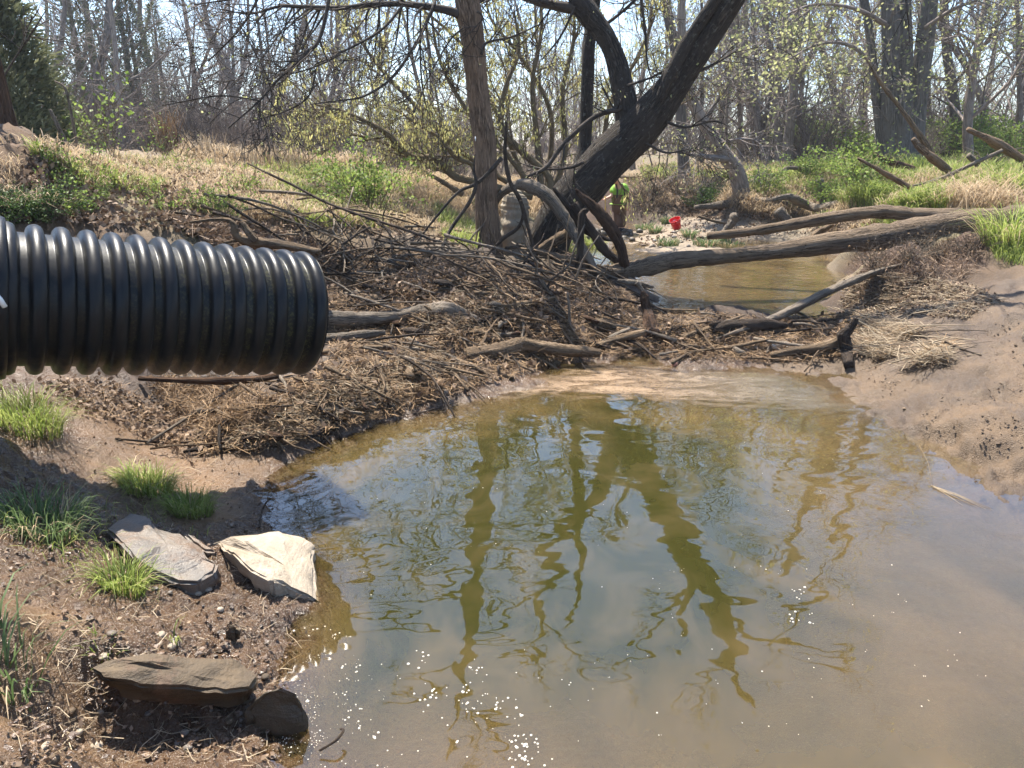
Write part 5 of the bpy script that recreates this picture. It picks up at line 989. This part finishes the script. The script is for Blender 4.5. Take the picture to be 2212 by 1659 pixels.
tall_dry(440, 345, 140, .55, .25, 'thin tan dry grass clump beyond the russet one', 'straw_pale')
def pale_sprays(px, py, n, label):
    p0 = hit(px, py); mb = MB()
    for i in range(n):
        a = rng.uniform(-2.6, -.2) if rng.random() < .5 else rng.uniform(0, 6.28); L = rng.uniform(.4, 1.1); P = p0 + np.array([rng.normal(0, .4), rng.normal(0, .3), 0]); d = np.array([math.cos(a) * .9, math.sin(a) * .5, .8])
        mb.tube(np.array([P, P + d * L * .5, P + d * L + [0, 0, -.3 * L]]), [.012, .009, .004], 4, 0)
    tag(mb.obj('dead_bramble', [M['drift_grey']], origin=p0), label, 'bramble')
pale_sprays(655, 352, 26, 'pale dead bramble canes at the foot of the wood')
pale_sprays(860, 365, 22, 'pale dead canes lying behind the catkin shrub limb')
pale_sprays(2140, 372, 18, 'pale dead canes in the tangle at the frame edge')

# ---------- green bushes
def bush(px, py, Y, s, label, kind, group=None, sz=1.0, up=0.0, cat='bush', name='green_bush', use_hit=False):
    p0 = hit(px, py) if use_hit else None
    if p0 is None: q = atY(px, py, Y); p0 = on(q[0], q[1], up)
    put_plant(kind, p0, s, name, label, cat, group, sz=sz)
BD = brush_kind(440, 26, .9, 1500, 'leaf_dark', .04, 1.2, 'twig_dark', 6)
SPR = [brush_kind(450 + i, 9, 1.3, 130, 'leaf_green', .045, .25, 'bark_willow', 4, .2, .006) for i in range(2)]
LOW = [brush_kind(460 + i, 12, .5, 150, 'leaf_green', .034, 1.1, 'bark_willow', 4, .1, .004) for i in range(3)]
bush(800, 468, 11.5, .85, 'rounded bright green bush on the grassy bank beside the straight tree', GB[0], sz=.95, use_hit=True)
bush(232, 345, 9, 1.0, 'tall thin green-leaved sprays rising from the grassy bank', SPR[0], use_hit=True, name='leafy_shrub', cat='shrub')
bush(330, 352, 9.3, .6, 'shorter thin green spray beside the russet grass', SPR[1], use_hit=True, name='leafy_shrub', cat='shrub')
bush(205, 350, 8.6, .45, 'low leafy spray at the foot of the tall thin one', SPR[1], use_hit=True, name='leafy_shrub', cat='shrub')
for i in range(30):
    q = rnd_px([(90, 350), (300, 350), (600, 400), (560, 460), (420, 500), (160, 480), (60, 440)]); bush(q[0], q[1], 0, rng.uniform(.3, .7), 'low green leafy sprig on the bank behind the pipe', LOW[i % 3], 'leafy sprigs on the bank behind the pipe', use_hit=True, name='leafy_sprig', cat='sprig')
for i in range(5):
    q = rnd_px([(0, 440), (130, 455), (140, 490), (0, 480)]); bush(q[0], q[1], 0, rng.uniform(.25, .4), 'dark leafy sprig close behind the pipe ribs', BD, 'dark sprigs close behind the pipe', use_hit=True, name='dark_sprig', cat='sprig', sz=.7)
bush(1860, 400, 15.5, 1.05, 'broad fresh green bush in front of the three-stemmed tree', GB[1], sz=.9)
bush(1800, 395, 16.5, .8, 'green bush touching the broad one below the three-stemmed tree', GB[2], sz=.85)
bush(1742, 365, 19, .85, 'rounded green bush at the edge of the far clearing', GB[0], sz=.8)
bush(1525, 432, 18.6, .75, 'dark green vine mat hanging over the far cut bank', BD, sz=.8, up=.1)
bush(1560, 412, 19.2, .6, 'dark green vine beside the curved tree', BD, sz=.8)
bush(1650, 400, 18.3, .8, 'olive bush on the bank behind the far logs', GB[2], sz=.7)
bush(1895, 415, 14.5, .6, 'small green bush at the edge of the tall grass', GB[0], sz=.7)
bush(2200, 300, 22, 1.1, 'green bush deep in the wood at the frame edge', GB[1])
bush(2130, 285, 25, 1.2, 'green bush further back in the wood near the frame edge', GB[2])
for i in range(16):
    px = rng.uniform(1500, 2260); Y = rng.uniform(25, 36); bush(px, 350, Y, rng.uniform(.9, 1.9), 'spring-green understorey bush in the wood across the creek', brush_sp[i % 2] if 'brush_sp' in globals() else GB[i % 3], 'understorey bushes across the creek', name='understorey_bush')
for i in range(7):
    px = rng.uniform(560, 1000); Y = rng.uniform(25, 33); bush(px, 350, Y, rng.uniform(.7, 1.2), 'small green bush at the foot of the wood behind the meadow', GB[i % 3], 'green bushes behind the meadow', name='understorey_bush')
RT = brush_kind(470, 30, 1.0, 60, 'straw', .05, 1.3, 'drift_grey', 5, -.8, .007)
for px, py, Y in ((1420, 432, 19.2), (1465, 425, 19.2), (1500, 440, 18.8), (1400, 455, 19.0)): bush(px, py, Y, .95, 'tangle of bare roots and twigs hanging on the far cut bank', RT, 'root tangles on the far cut bank', name='root_tangle', cat='roots', up=.35)

for px, py in ((1890, 575), (1960, 560), (2030, 552), (2100, 548)): bush(px, py, 9, .42, 'bare roots hanging out of the dark cut bank under the fallen trunk', RT, 'roots under the fallen trunk', use_hit=True, name='root_tangle', cat='roots')
# ---------- person wading in the creek, bent forward, with a yellow rod
F0 = atz(1338, 502, .1); PY = F0[1]
def pj(px, py, dy=0.0): return atY(px, py, PY + dy)
def skin(name, verts, edges, radii, mat, parent, root=0, sub=2):
    me = bpy.data.meshes.new(name); o3 = np.array(parent.location); me.from_pydata([tuple(np.asarray(v) - o3) for v in verts], edges, [])
    o = bpy.data.objects.new(name, me); COL.objects.link(o); sk = o.modifiers.new('s', 'SKIN'); o.modifiers.new('u', 'SUBSURF').levels = sub
    for i, r in enumerate(radii):
        d = me.skin_vertices[0].data[i]; d.radius = (r, r) if not isinstance(r, tuple) else r; d.use_root = (i == root)
    dg = bpy.context.evaluated_depsgraph_get(); m2 = bpy.data.meshes.new_from_object(o.evaluated_get(dg)); bpy.data.objects.remove(o)
    m2.materials.clear(); m2.materials.append(M[mat]); m2.polygons.foreach_set('use_smooth', [True] * len(m2.polygons))
    o = bpy.data.objects.new(name, m2); COL.objects.link(o); o.parent = parent; return o
def plain(name, c, rough=.7, c2=None, sc_=30, spec=.4, bs=.2):
    t = NT(name); n = t.noise(t.n('TexCoord').outputs['Object'], sc_, 4, .6); t.pbsdf(t.mix(n, c, c2 or tuple(x * .7 for x in c)), rough, t.bump(n, bs, .01), spec); M[name] = t.m
plain('shirt_green', (.24, .46, .05), .8, (.18, .35, .04)); plain('wader_brown', (.13, .075, .045), .75, (.09, .05, .032)); plain('wader_dark', (.03, .026, .022), .6); plain('skin', (.62, .36, .25), .5, (.54, .3, .2)); plain('hair', (.12, .06, .03), .7)
plain('rod_yellow', (.62, .4, .09), .5); plain('bucket_red', (.62, .006, .012), .32, (.55, .006, .012), 8, .5, .03); plain('orange_cap', (.85, .13, .02), .4); plain('metal', (.5, .5, .5), .35); plain('black_strap', (.02, .02, .02), .7)
per = empty('person', [F0[0], PY, -.02], 'person in bright green shirt and brown waders bending over in the creek', 'person')
pel, che, nec, hed = pj(1339, 453), pj(1338, 414, -.08), pj(1334, 396, -.2), pj(1328, 385, -.3)
sR, eR, wR = pj(1350.5, 407, -.1), pj(1358.5, 425, -.06), pj(1356, 440, -.14)
sL, eL, wL = pj(1325.5, 410.5, -.1), pj(1321, 424, -.14), pj(1310, 428.5, -.2)
hL, hR = pj(1334, 457), pj(1344.5, 457); kL, kR = pj(1334, 480, -.05), pj(1344.5, 480, -.02)
aL, aR = pj(1334.5, 501.5), pj(1343.5, 501.5); aL[2] = aR[2] = .06
V = [pel, (pel + che) / 2, che, nec, hed, hed + [-.01, -.05, .07], sR, eR, wR, sL, eL, wL, hL, kL, aL, hR, kR, aR, aL + [-.03, -.16, -.05], aR + [.03, -.16, -.05], hed + [0, -.115, -.0], hed + [0.085, 0, 0], hed + [-.085, 0, 0]]
Ed = [(0, 1), (1, 2), (2, 3), (3, 4), (4, 5), (2, 6), (6, 7), (7, 8), (2, 9), (9, 10), (10, 11), (0, 12), (12, 13), (13, 14), (0, 15), (15, 16), (16, 17), (14, 18), (17, 19), (4, 20), (4, 21), (4, 22)]
Ra = [.14, .145, .15, .06, .085, .07, .06, .043, .03, .06, .043, .03, .08, .058, .045, .08, .058, .045, .035, .035, .014, .016, .016]
def fingers(w, d, spread, n0):
    d = unit(d); s = unit(np.cross(d, spread)); u = np.cross(s, d); palm = w + d * .05; i0 = len(V); V.append(palm); Ed.append((n0, i0)); Ra.append(.027)
    for k, (off, L) in enumerate(((-.03, .06), (-.01, .075), (.01, .08), (.028, .07))):
        a = palm + d * .035 + s * off; b = a + d * L * .5 + u * .012; c = b + d * L * .35 + u * .03; j = len(V); V.extend([a, b, c]); Ed.extend([(i0, j), (j, j + 1), (j + 1, j + 2)]); Ra.extend([.0095, .009, .0075])
    a = palm + s * -.04 + d * .0; b = a + d * .035 + s * -.015 + u * .012; j = len(V); V.extend([a, b]); Ed.extend([(i0, j), (j, j + 1)]); Ra.extend([.0105, .009])
fingers(wR, wR - eR + np.array([0, 0, -.1]), np.array([0, 1.0, 0]), 8); fingers(wL, wL - eL, np.array([0, 0, 1.0]), 11)
body = skin('body', V, Ed, Ra, 'skin', per)
skin('hair', [hed + [0, .01, .0], hed + [-.01, -.03, .075], hed + [0, .06, .02]], [(0, 1), (0, 2)], [.088, .075, .06], 'hair', per)
for sx in (-.032, .032):
    mb = MB(); q = hed + np.array([sx, -.088, .015]) - np.array(per.location); mb.tube([q + [0, .01, 0], q, q - [0, .006, 0]], [.011, .012, .005], 8, 0); mb.obj('eye', M['black_strap'], per)
mL, mR = sL * .3 + eL * .7, sR * .3 + eR * .7
shirt = skin('shirt', [pel * .5 + che * .5 - [0, 0, .04], che * .75 + pel * .25, che + [0, 0, .03], nec * .75 + che * .25, sR, mR, sL, mL], [(0, 1), (1, 2), (2, 3), (2, 4), (4, 5), (2, 6), (6, 7)], [.185, .19, .19, .1, .105, .095, .105, .095], 'shirt_green', per, 1)
wd = skin('waders', [pel + (che - pel) * .75, pel + (che - pel) * .45, pel, hL, kL, aL * .5 + kL * .5, hR, kR, aR * .5 + kR * .5], [(0, 1), (1, 2), (2, 3), (3, 4), (4, 5), (2, 6), (6, 7), (7, 8)], [.17, .205, .195, .115, .09, .08, .115, .09, .08], 'wader_brown', per, 1)
for k_, a_, tg in ((kL, aL, -1), (kR, aR, 1)): skin('boot', [k_ * .6 + a_ * .4, a_, a_ + [.03 * tg, -.17, -.05]], [(0, 1), (1, 2)], [.085, .075, .055], 'wader_dark', per)
for sx in (-1, 1):
    a_ = che * .55 + pel * .45 + np.array([.09 * sx, -.19, .05]); b_ = che + np.array([.08 * sx, -.2, .05]); c__ = nec * .6 + che * .4 + np.array([.07 * sx, -.1, .06]); mb = MB(); P, r = smooth_path([a_, b_, c__, c__ + [0, .12, .0]], [.02] * 4, 4); mb.tube(P - np.array(per.location), r, 6, 0, flat=.4); mb.obj('strap', M['black_strap'], per)
rt = pj(1307.3, 424, -.25); rb_ = pj(1309.5, 507, -.25); rb_[2] = -.02
mb = MB(); mb.tube([rb_, (rt + rb_) / 2, rt], [.013] * 3, 10, 0); tag(mb.obj('measuring_rod', M['rod_yellow'], origin=rb_), 'thin yellow rod held upright in the creek by the wading person', 'rod')

# ---------- red bucket on the gravel
B0 = hit(1463, 496) + np.array([0, 0, .02]); bk = empty('bucket', B0, 'red plastic bucket tilted over on the gravel bar by the water', 'bucket')
au = unit(np.array([-.38, -.3, .9])); bx = unit(np.cross(au, [0, 1, 0])); by = np.cross(au, bx); sB = mpp(B0) * 24 / .29
prof = [(0, .0), (.0, .098), (.012, .102), (.17, .125), (.215, .131), (.215, .139), (.222, .139), (.222, .131), (.268, .137), (.268, .146), (.28, .147), (.282, .139), (.27, .134), (.02, .098), (.016, 0)]
k = 48; a = np.arange(k) * 2 * math.pi / k; pr = np.array(prof); Vb = au * pr[:, 0][:, None, None] + (bx * np.cos(a)[:, None] + by * np.sin(a)[:, None])[None] * pr[:, 1][:, None, None]; Vb = Vb.reshape(-1, 3) * sB
n = len(pr); i = np.arange(n - 1)[:, None] * k; j = np.arange(k)[None]; j2 = (j + 1) % k
mb = MB(); mb.add(Vb, np.stack([i + j, i + j2, i + k + j2, i + k + j], -1).reshape(-1, 4)); mb.obj('body', M['bucket_red'], bk)
mb = MB(); th = np.linspace(0, math.pi, 17); hd = [(bx * math.cos(q) * .147 + (by * -.75 + au * -.25) * math.sin(q) * .15 + au * .235) * sB for q in th]; mb.tube(hd, [.0035] * 17, 6, 0); hn = mb.obj('handle', M['metal'], bk)
mb = MB(); mb.tube(hd[7:10], [.011] * 3, 8, 0); mb.obj('grip', M['white'], hn)

# ---------- bottles
def bottle(name, label, base, axis, s, cap, bodymat):
    axis = unit(np.asarray(axis, float)); u = unit(np.cross(axis, [.3, .8, .1])); v = np.cross(axis, u); e = empty(name, base, label, 'bottle'); k = 24; a = np.arange(k) * 2 * math.pi / k
    def rev(pr, nm, mt):
        pr = np.array(pr); Vb = (axis * pr[:, 0][:, None, None] + (u * np.cos(a)[:, None] + v * np.sin(a)[:, None])[None] * pr[:, 1][:, None, None]).reshape(-1, 3) * s; n = len(pr); i = np.arange(n - 1)[:, None] * k; j = np.arange(k)[None]; j2 = (j + 1) % k
        mb = MB(); mb.add(Vb, np.stack([i + j, i + j2, i + k + j2, i + k + j], -1).reshape(-1, 4)); mb.obj(nm, M[mt], e)
    rev([(0, 0), (0, .028), (.006, .033), (.05, .033), (.055, .031), (.06, .033), (.1, .033), (.105, .031), (.11, .033), (.15, .033), (.175, .024), (.19, .014), (.2, .0125), (.2, 0)], 'body', bodymat)
    if cap: rev([(.2, 0), (.2, .016), (.225, .016), (.228, .013), (.228, 0)], 'cap', cap)
t = NT('dirty_clear'); g = t.n('BsdfGlossy', {'Color': (.8, .8, .8, 1), 'Roughness': .15}); d = t.n('BsdfDiffuse', {'Color': (.42, .34, .25, 1)}); tr = t.n('BsdfTransparent')
t.surf(t.n('MixShader', {0: .12, 1: t.n('MixShader', {0: .55, 1: tr.outputs[0], 2: d.outputs[0]}).outputs[0], 2: g.outputs[0]}).outputs[0]); M['dirty_clear'] = t.m
q = hit(1663, 752); bottle('plastic_bottle', 'dirty clear plastic bottle lying among the sticks beside the flat tan stick', q + np.array([0, -.03, .03]), (1, .12, .06), 1.0, None, 'dirty_clear')
q = hit(2219, 735); bottle('drink_bottle', 'clear plastic bottle with a bright orange cap standing on the sand at the frame edge', q, (.02, 0, 1), 1.35, 'orange_cap', 'dirty_clear')
mb = MB(); q = atY(1027, 300, 9.36) - T1; mb.tube([q + [0, -.0, .025], q, q - [0, 0, .025]], [.012, .016, .012], 6, 0, flat=.3); mb.obj('tag', M['white'], t1)

# ---------- foam on the pool
rng = np.random.default_rng(123)
FP = [(660, 968), (740, 938), (830, 915), (930, 898), (1060, 868), (1150, 863), (1300, 869), (1450, 882), (1600, 893), (1800, 908), (1965, 922), (1990, 940), (1930, 900), (1830, 848), (1700, 798), (1450, 785), (1290, 780), (1150, 812), (1050, 845), (930, 888), (820, 908), (735, 930)]
fw = np.array([atz(x, y, 0)[:2] for x, y in FP]); lo, hi = fw.min(0), fw.max(0)
xs = np.arange(lo[0], hi[0], .03); ys = np.arange(lo[1], hi[1], .03); X, Y = np.meshgrid(xs, ys, indexing='ij'); x, y = X.ravel(), Y.ravel(); th_, _ = terrain(x, y)
wob = .05; ins = inpoly(x + .05 * fbm(x, y, 4, 3, 71) * 2, y + .06 * fbm(x, y, 4, 3, 72) * 2, fw) & (th_ < .03)
ny = len(ys); i = np.arange(len(xs) - 1)[:, None] * ny; j = np.arange(ny - 1)[None]; Q = np.stack([i + j, i + ny + j, i + ny + j + 1, i + j + 1], -1).reshape(-1, 4); Q = Q[ins[Q].any(1)]; us = np.unique(Q); mp_ = np.full(len(x), -1); mp_[us] = np.arange(len(us))
mb = MB(); mb.add(np.stack([x, y, np.maximum(th_ + .004, 0) + .006 + .004 * fbm(x, y, 20, 2, 73)], -1)[us], mp_[Q]); 
# how far inside the edge each point lies: the raft thins out towards open water
ed = np.min(np.linalg.norm(np.stack([x, y], -1)[us][:, None] - np.concatenate([fw[a_] * (1 - f) + fw[(a_ + 1) % len(fw)] * f for a_ in range(len(fw)) for f in (np.arange(8) / 8,)] if False else [np.array([fw[a_] * (1 - f) + fw[(a_ + 1) % len(fw)] * f for f in np.arange(8) / 8]) for a_ in range(len(fw))])[None], axis=2), axis=1)
ed = np.where(ins[us], ed, 0)
t = NT('foam'); v = t.tc(); st = t.n('Mapping', {'Vector': v, 'Scale': (1.1, 2.4, 1), 'Rotation': (0, 0, -.1)}).outputs[0]; n1 = t.noise(st, 2.6, 5, .65, 1.4); n2 = t.noise(v, 55, 3, .7); ex = t.attr('edge').outputs['Fac']
fx = t.n('SeparateXYZ', {0: v}).outputs[0]
al = t.math('ADD', t.ramp(n1, .3, .6), t.ramp(ex, 0, .4, -.95, .3)); al = t.math('MULTIPLY', al, t.ramp(n2, .3, .5, .45, 1)); al = t.math('MULTIPLY', al, t.ramp(fx, .9, 2.6, .9, .35), True)
c = t.mix(t.ramp(n1, .35, .65), (.17, .105, .055), (.27, .185, .11)); c = t.mix(t.ramp(fx, 1.1, 2.4), c, (.16, .14, .105)); c = t.mix(t.ramp(n2, .6, .75, 0, .6), c, (.45, .38, .28))
b_ = t.n('BsdfPrincipled', {'Base Color': c, 'Roughness': .35, 'Normal': t.bump(n2, .6, .008)})
t.surf(t.n('MixShader', {0: al, 1: t.n('BsdfTransparent').outputs[0], 2: b_.outputs[0]}).outputs[0]); M['foam'] = t.m
o = mb.obj('foam', M['foam']); attr(o.data, 'edge', ed); tag(o, 'tan foam and scum drifted against the debris at the head of the pool', 'foam', kind='stuff')
t = NT('bubble'); t.pbsdf((.6, .55, .46), .3, None, .4); M['bubble'] = t.m
mb = MB(); k = 8; a = np.arange(k) * 2 * math.pi / k
def bub(p, r):
    rings = [(1, 0), (.9, .3), (.6, .52), (.2, .62)]; Vb = np.concatenate([np.stack([p[0] + r * f * np.cos(a), p[1] + r * f * np.sin(a), np.full(k, p[2] + r * z)], -1) for f, z in rings]); i = np.arange(3)[:, None] * k; j = np.arange(k)[None]
    mb.add(Vb, np.concatenate([np.stack([i + j, i + (j + 1) % k, i + k + (j + 1) % k, i + k + j], -1).reshape(-1, 4), [[24, 25, 26, 27], [24, 27, 28, 31], [31, 28, 29, 30]]]))
def bubs(poly, n, rmin, rmax, clump=1):
    for _ in range(n):
        q = rnd_px(poly); p = atz(q[0], q[1], .001); m = rng.integers(1, clump + 1)
        for _ in range(m): bub(p + np.array([rng.normal(0, .008 * m ** .6), rng.normal(0, .008 * m ** .6), 0]), rng.uniform(rmin, rmax) * (1 if m == 1 else .6))
bubs([(860, 1430), (1100, 1390), (1280, 1480), (1250, 1659), (800, 1659)], 45, .0012, .0035)
bubs([(760, 1400), (1080, 1410), (1200, 1560), (1180, 1659), (780, 1659)], 20, .0035, .0095, 9)
bubs([(640, 1400), (860, 1430), (860, 1659), (640, 1659)], 60, .0012, .003, 2)
bubs([(1240, 1250), (2000, 1180), (2150, 1500), (1700, 1600), (1300, 1620)], 45, .0012, .0038, 2)
bubs([(1690, 1260), (1760, 1260), (1760, 1350), (1690, 1340)], 12, .004, .007, 2)
bubs([(640, 1330), (860, 1380), (860, 1600), (650, 1600)], 9, .003, .008, 7)
bubs([(640, 1000), (1100, 900), (1500, 930), (1900, 960), (1700, 1250), (800, 1300)], 45, .001, .003)
bubs([(610, 1490), (680, 1460), (700, 1600), (600, 1640)], 80, .0012, .0035, 3)  # densest white dots, standing in for sun sparkles at the wet edge
tag(mb.obj('bubbles', M['bubble']), 'white foam bubbles floating on the pool, with dots for sun sparkles', 'bubbles', kind='stuff')
mb = MB(); base = atz(2015, 1050, .004); tips_ = [atz(x_, y_, .004) for x_, y_ in ((2145, 1102), (2130, 1100), (2110, 1095), (2140, 1098), (2095, 1085), (2120, 1090), (2080, 1092))]
for q in tips_: mb.tube([base + rng.normal(0, .008, 3) * [1, 1, .2], (base + q) / 2 + rng.normal(0, .012, 3) * [1, 1, .15] + [0, 0, .006], q], [.0016, .0016, .0008], 4, 0)
mb.tube([base, atz(2005, 1000, .05), atz(1985, 960, .08)], [.0015, .0012, .0008], 4, 0)
tag(mb.obj('floating_reed', M['straw_pale'], origin=base), 'bent tan reed stalk floating on the shallow water by the sand bank', 'reed')
for lab, pts in (('tan sliver of wood floating along the foam edge by the straw slope', [(1010, 1000, 0), (700, 925, 2), (735, 918, 4), (810, 903, 3)][1:]), ('dark twig lying at the waterline below the round grey pebble', [(880, 896, 1.5), (930, 886, 2), (990, 868, 1.4)])):
    P = np.array([atz(a_, b2, .015) for a_, b2, _ in pts]); mb = MB(); P2, r2_ = smooth_path(P, [max(.002, q[2] * .0035) for q in pts], 4); mb.tube(P2, r2_, 6, 0, .1); tag(mb.obj('floating_stick', M['drift_tan' if 'tan' in lab else 'drift_dark'], origin=P[0]), lab, 'stick')

# clods of wet mud on the near bank
rng = np.random.default_rng(140); mb = MB()
C = ground_pts([(0, 1000), (200, 1080), (470, 1110), (570, 1060), (600, 1200), (640, 1340), (590, 1640), (0, 1655)], 5200, rng, -.003, .002, lambda P: fbm(P[:, 0], P[:, 1], 3.5, 3, 88) > -.08)
oc = np.array([[1, 0, 0], [-1, 0, 0], [0, 1, 0], [0, -1, 0], [0, 0, 1], [0, 0, -1], [.6, .6, .5], [-.6, .6, .5], [-.6, -.6, .5], [.6, -.6, .5]], float)
of = np.array([[4, 6, 7], [4, 7, 8], [4, 8, 9], [4, 9, 6], [0, 2, 6], [2, 1, 7], [1, 3, 8], [3, 0, 9], [6, 2, 7], [7, 1, 8], [8, 3, 9], [9, 0, 6], [0, 5, 2], [2, 5, 1], [1, 5, 3], [3, 5, 0]])
n = len(C); sz = np.minimum(rng.gamma(1.6, .0026, n) + .0015, .016); a = rng.uniform(0, 6.28, n); V = oc[None] * (sz[:, None, None] * rng.uniform(.35, 1.5, (n, 10, 3))) * [1, 1, .6]
V = np.stack([V[..., 0] * np.cos(a)[:, None] - V[..., 1] * np.sin(a)[:, None], V[..., 0] * np.sin(a)[:, None] + V[..., 1] * np.cos(a)[:, None], V[..., 2]], -1) + C[:, None]
mb.add(V.reshape(-1, 3), None, (of[None] + np.arange(n)[:, None, None] * 10).reshape(-1, 3))
t = NT('wet_clod'); t.pbsdf(t.mix(t.n('NewGeometry').outputs['Random Per Island'], (.045, .026, .015), (.13, .078, .045)), t.ramp(t.noise(t.tc(), 60, 2), .35, .65, .12, .5), t.bump(t.noise(t.tc(), 160, 3), .6, .006), .5)
C2 = ground_pts([(1840, 800), (2050, 780), (2212, 640), (2212, 1010), (2000, 930)], 1100, rng, -.004, .001, lambda P: fbm(P[:, 0], P[:, 1], 2.2, 3, 89) > .02); n2 = len(C2); sz = np.minimum(rng.gamma(1.3, .003, n2) + .002, .018); V = oc[None] * (sz[:, None, None] * rng.uniform(.35, 1.5, (n2, 10, 3))) * [1, 1, .6] + C2[:, None]; mb.add(V.reshape(-1, 3), None, (of[None] + np.arange(n2)[:, None, None] * 10).reshape(-1, 3), 1)
t2_ = NT('sand_clod'); t2_.pbsdf(t2_.mix(t2_.n('NewGeometry').outputs['Random Per Island'], (.05, .031, .018), (.15, .1, .058)), .8)
tag(mb.obj('mud_clods', [t.m, t2_.m], smooth=False), 'wet crumbs and clods of brown mud on the banks of the pool', 'mud', kind='stuff')
# ---------- the faint haze of the warm spring air
me = bpy.data.meshes.new('haze'); x0_, x1_, y0_, y1_, z0_, z1_ = -340, 340, -340, 340, float(gz.min()) - 1.2, 24
me.from_pydata([(x, y, z) for x in (x0_, x1_) for y in (y0_, y1_) for z in (z0_, z1_)], [], [(0, 1, 3, 2), (4, 6, 7, 5), (0, 4, 5, 1), (2, 3, 7, 6), (0, 2, 6, 4), (1, 5, 7, 3)])
hz = bpy.data.objects.new('haze', me); COL.objects.link(hz); tag(hz, kind='stuff')
t = NT('haze'); pv = t.n('VolumePrincipled', {'Color': (.8, .88, 1, 1), 'Density': .0008, 'Anisotropy': .3}); t.t.links.new(pv.outputs[0], t.out.inputs['Volume']); me.materials.append(t.m)
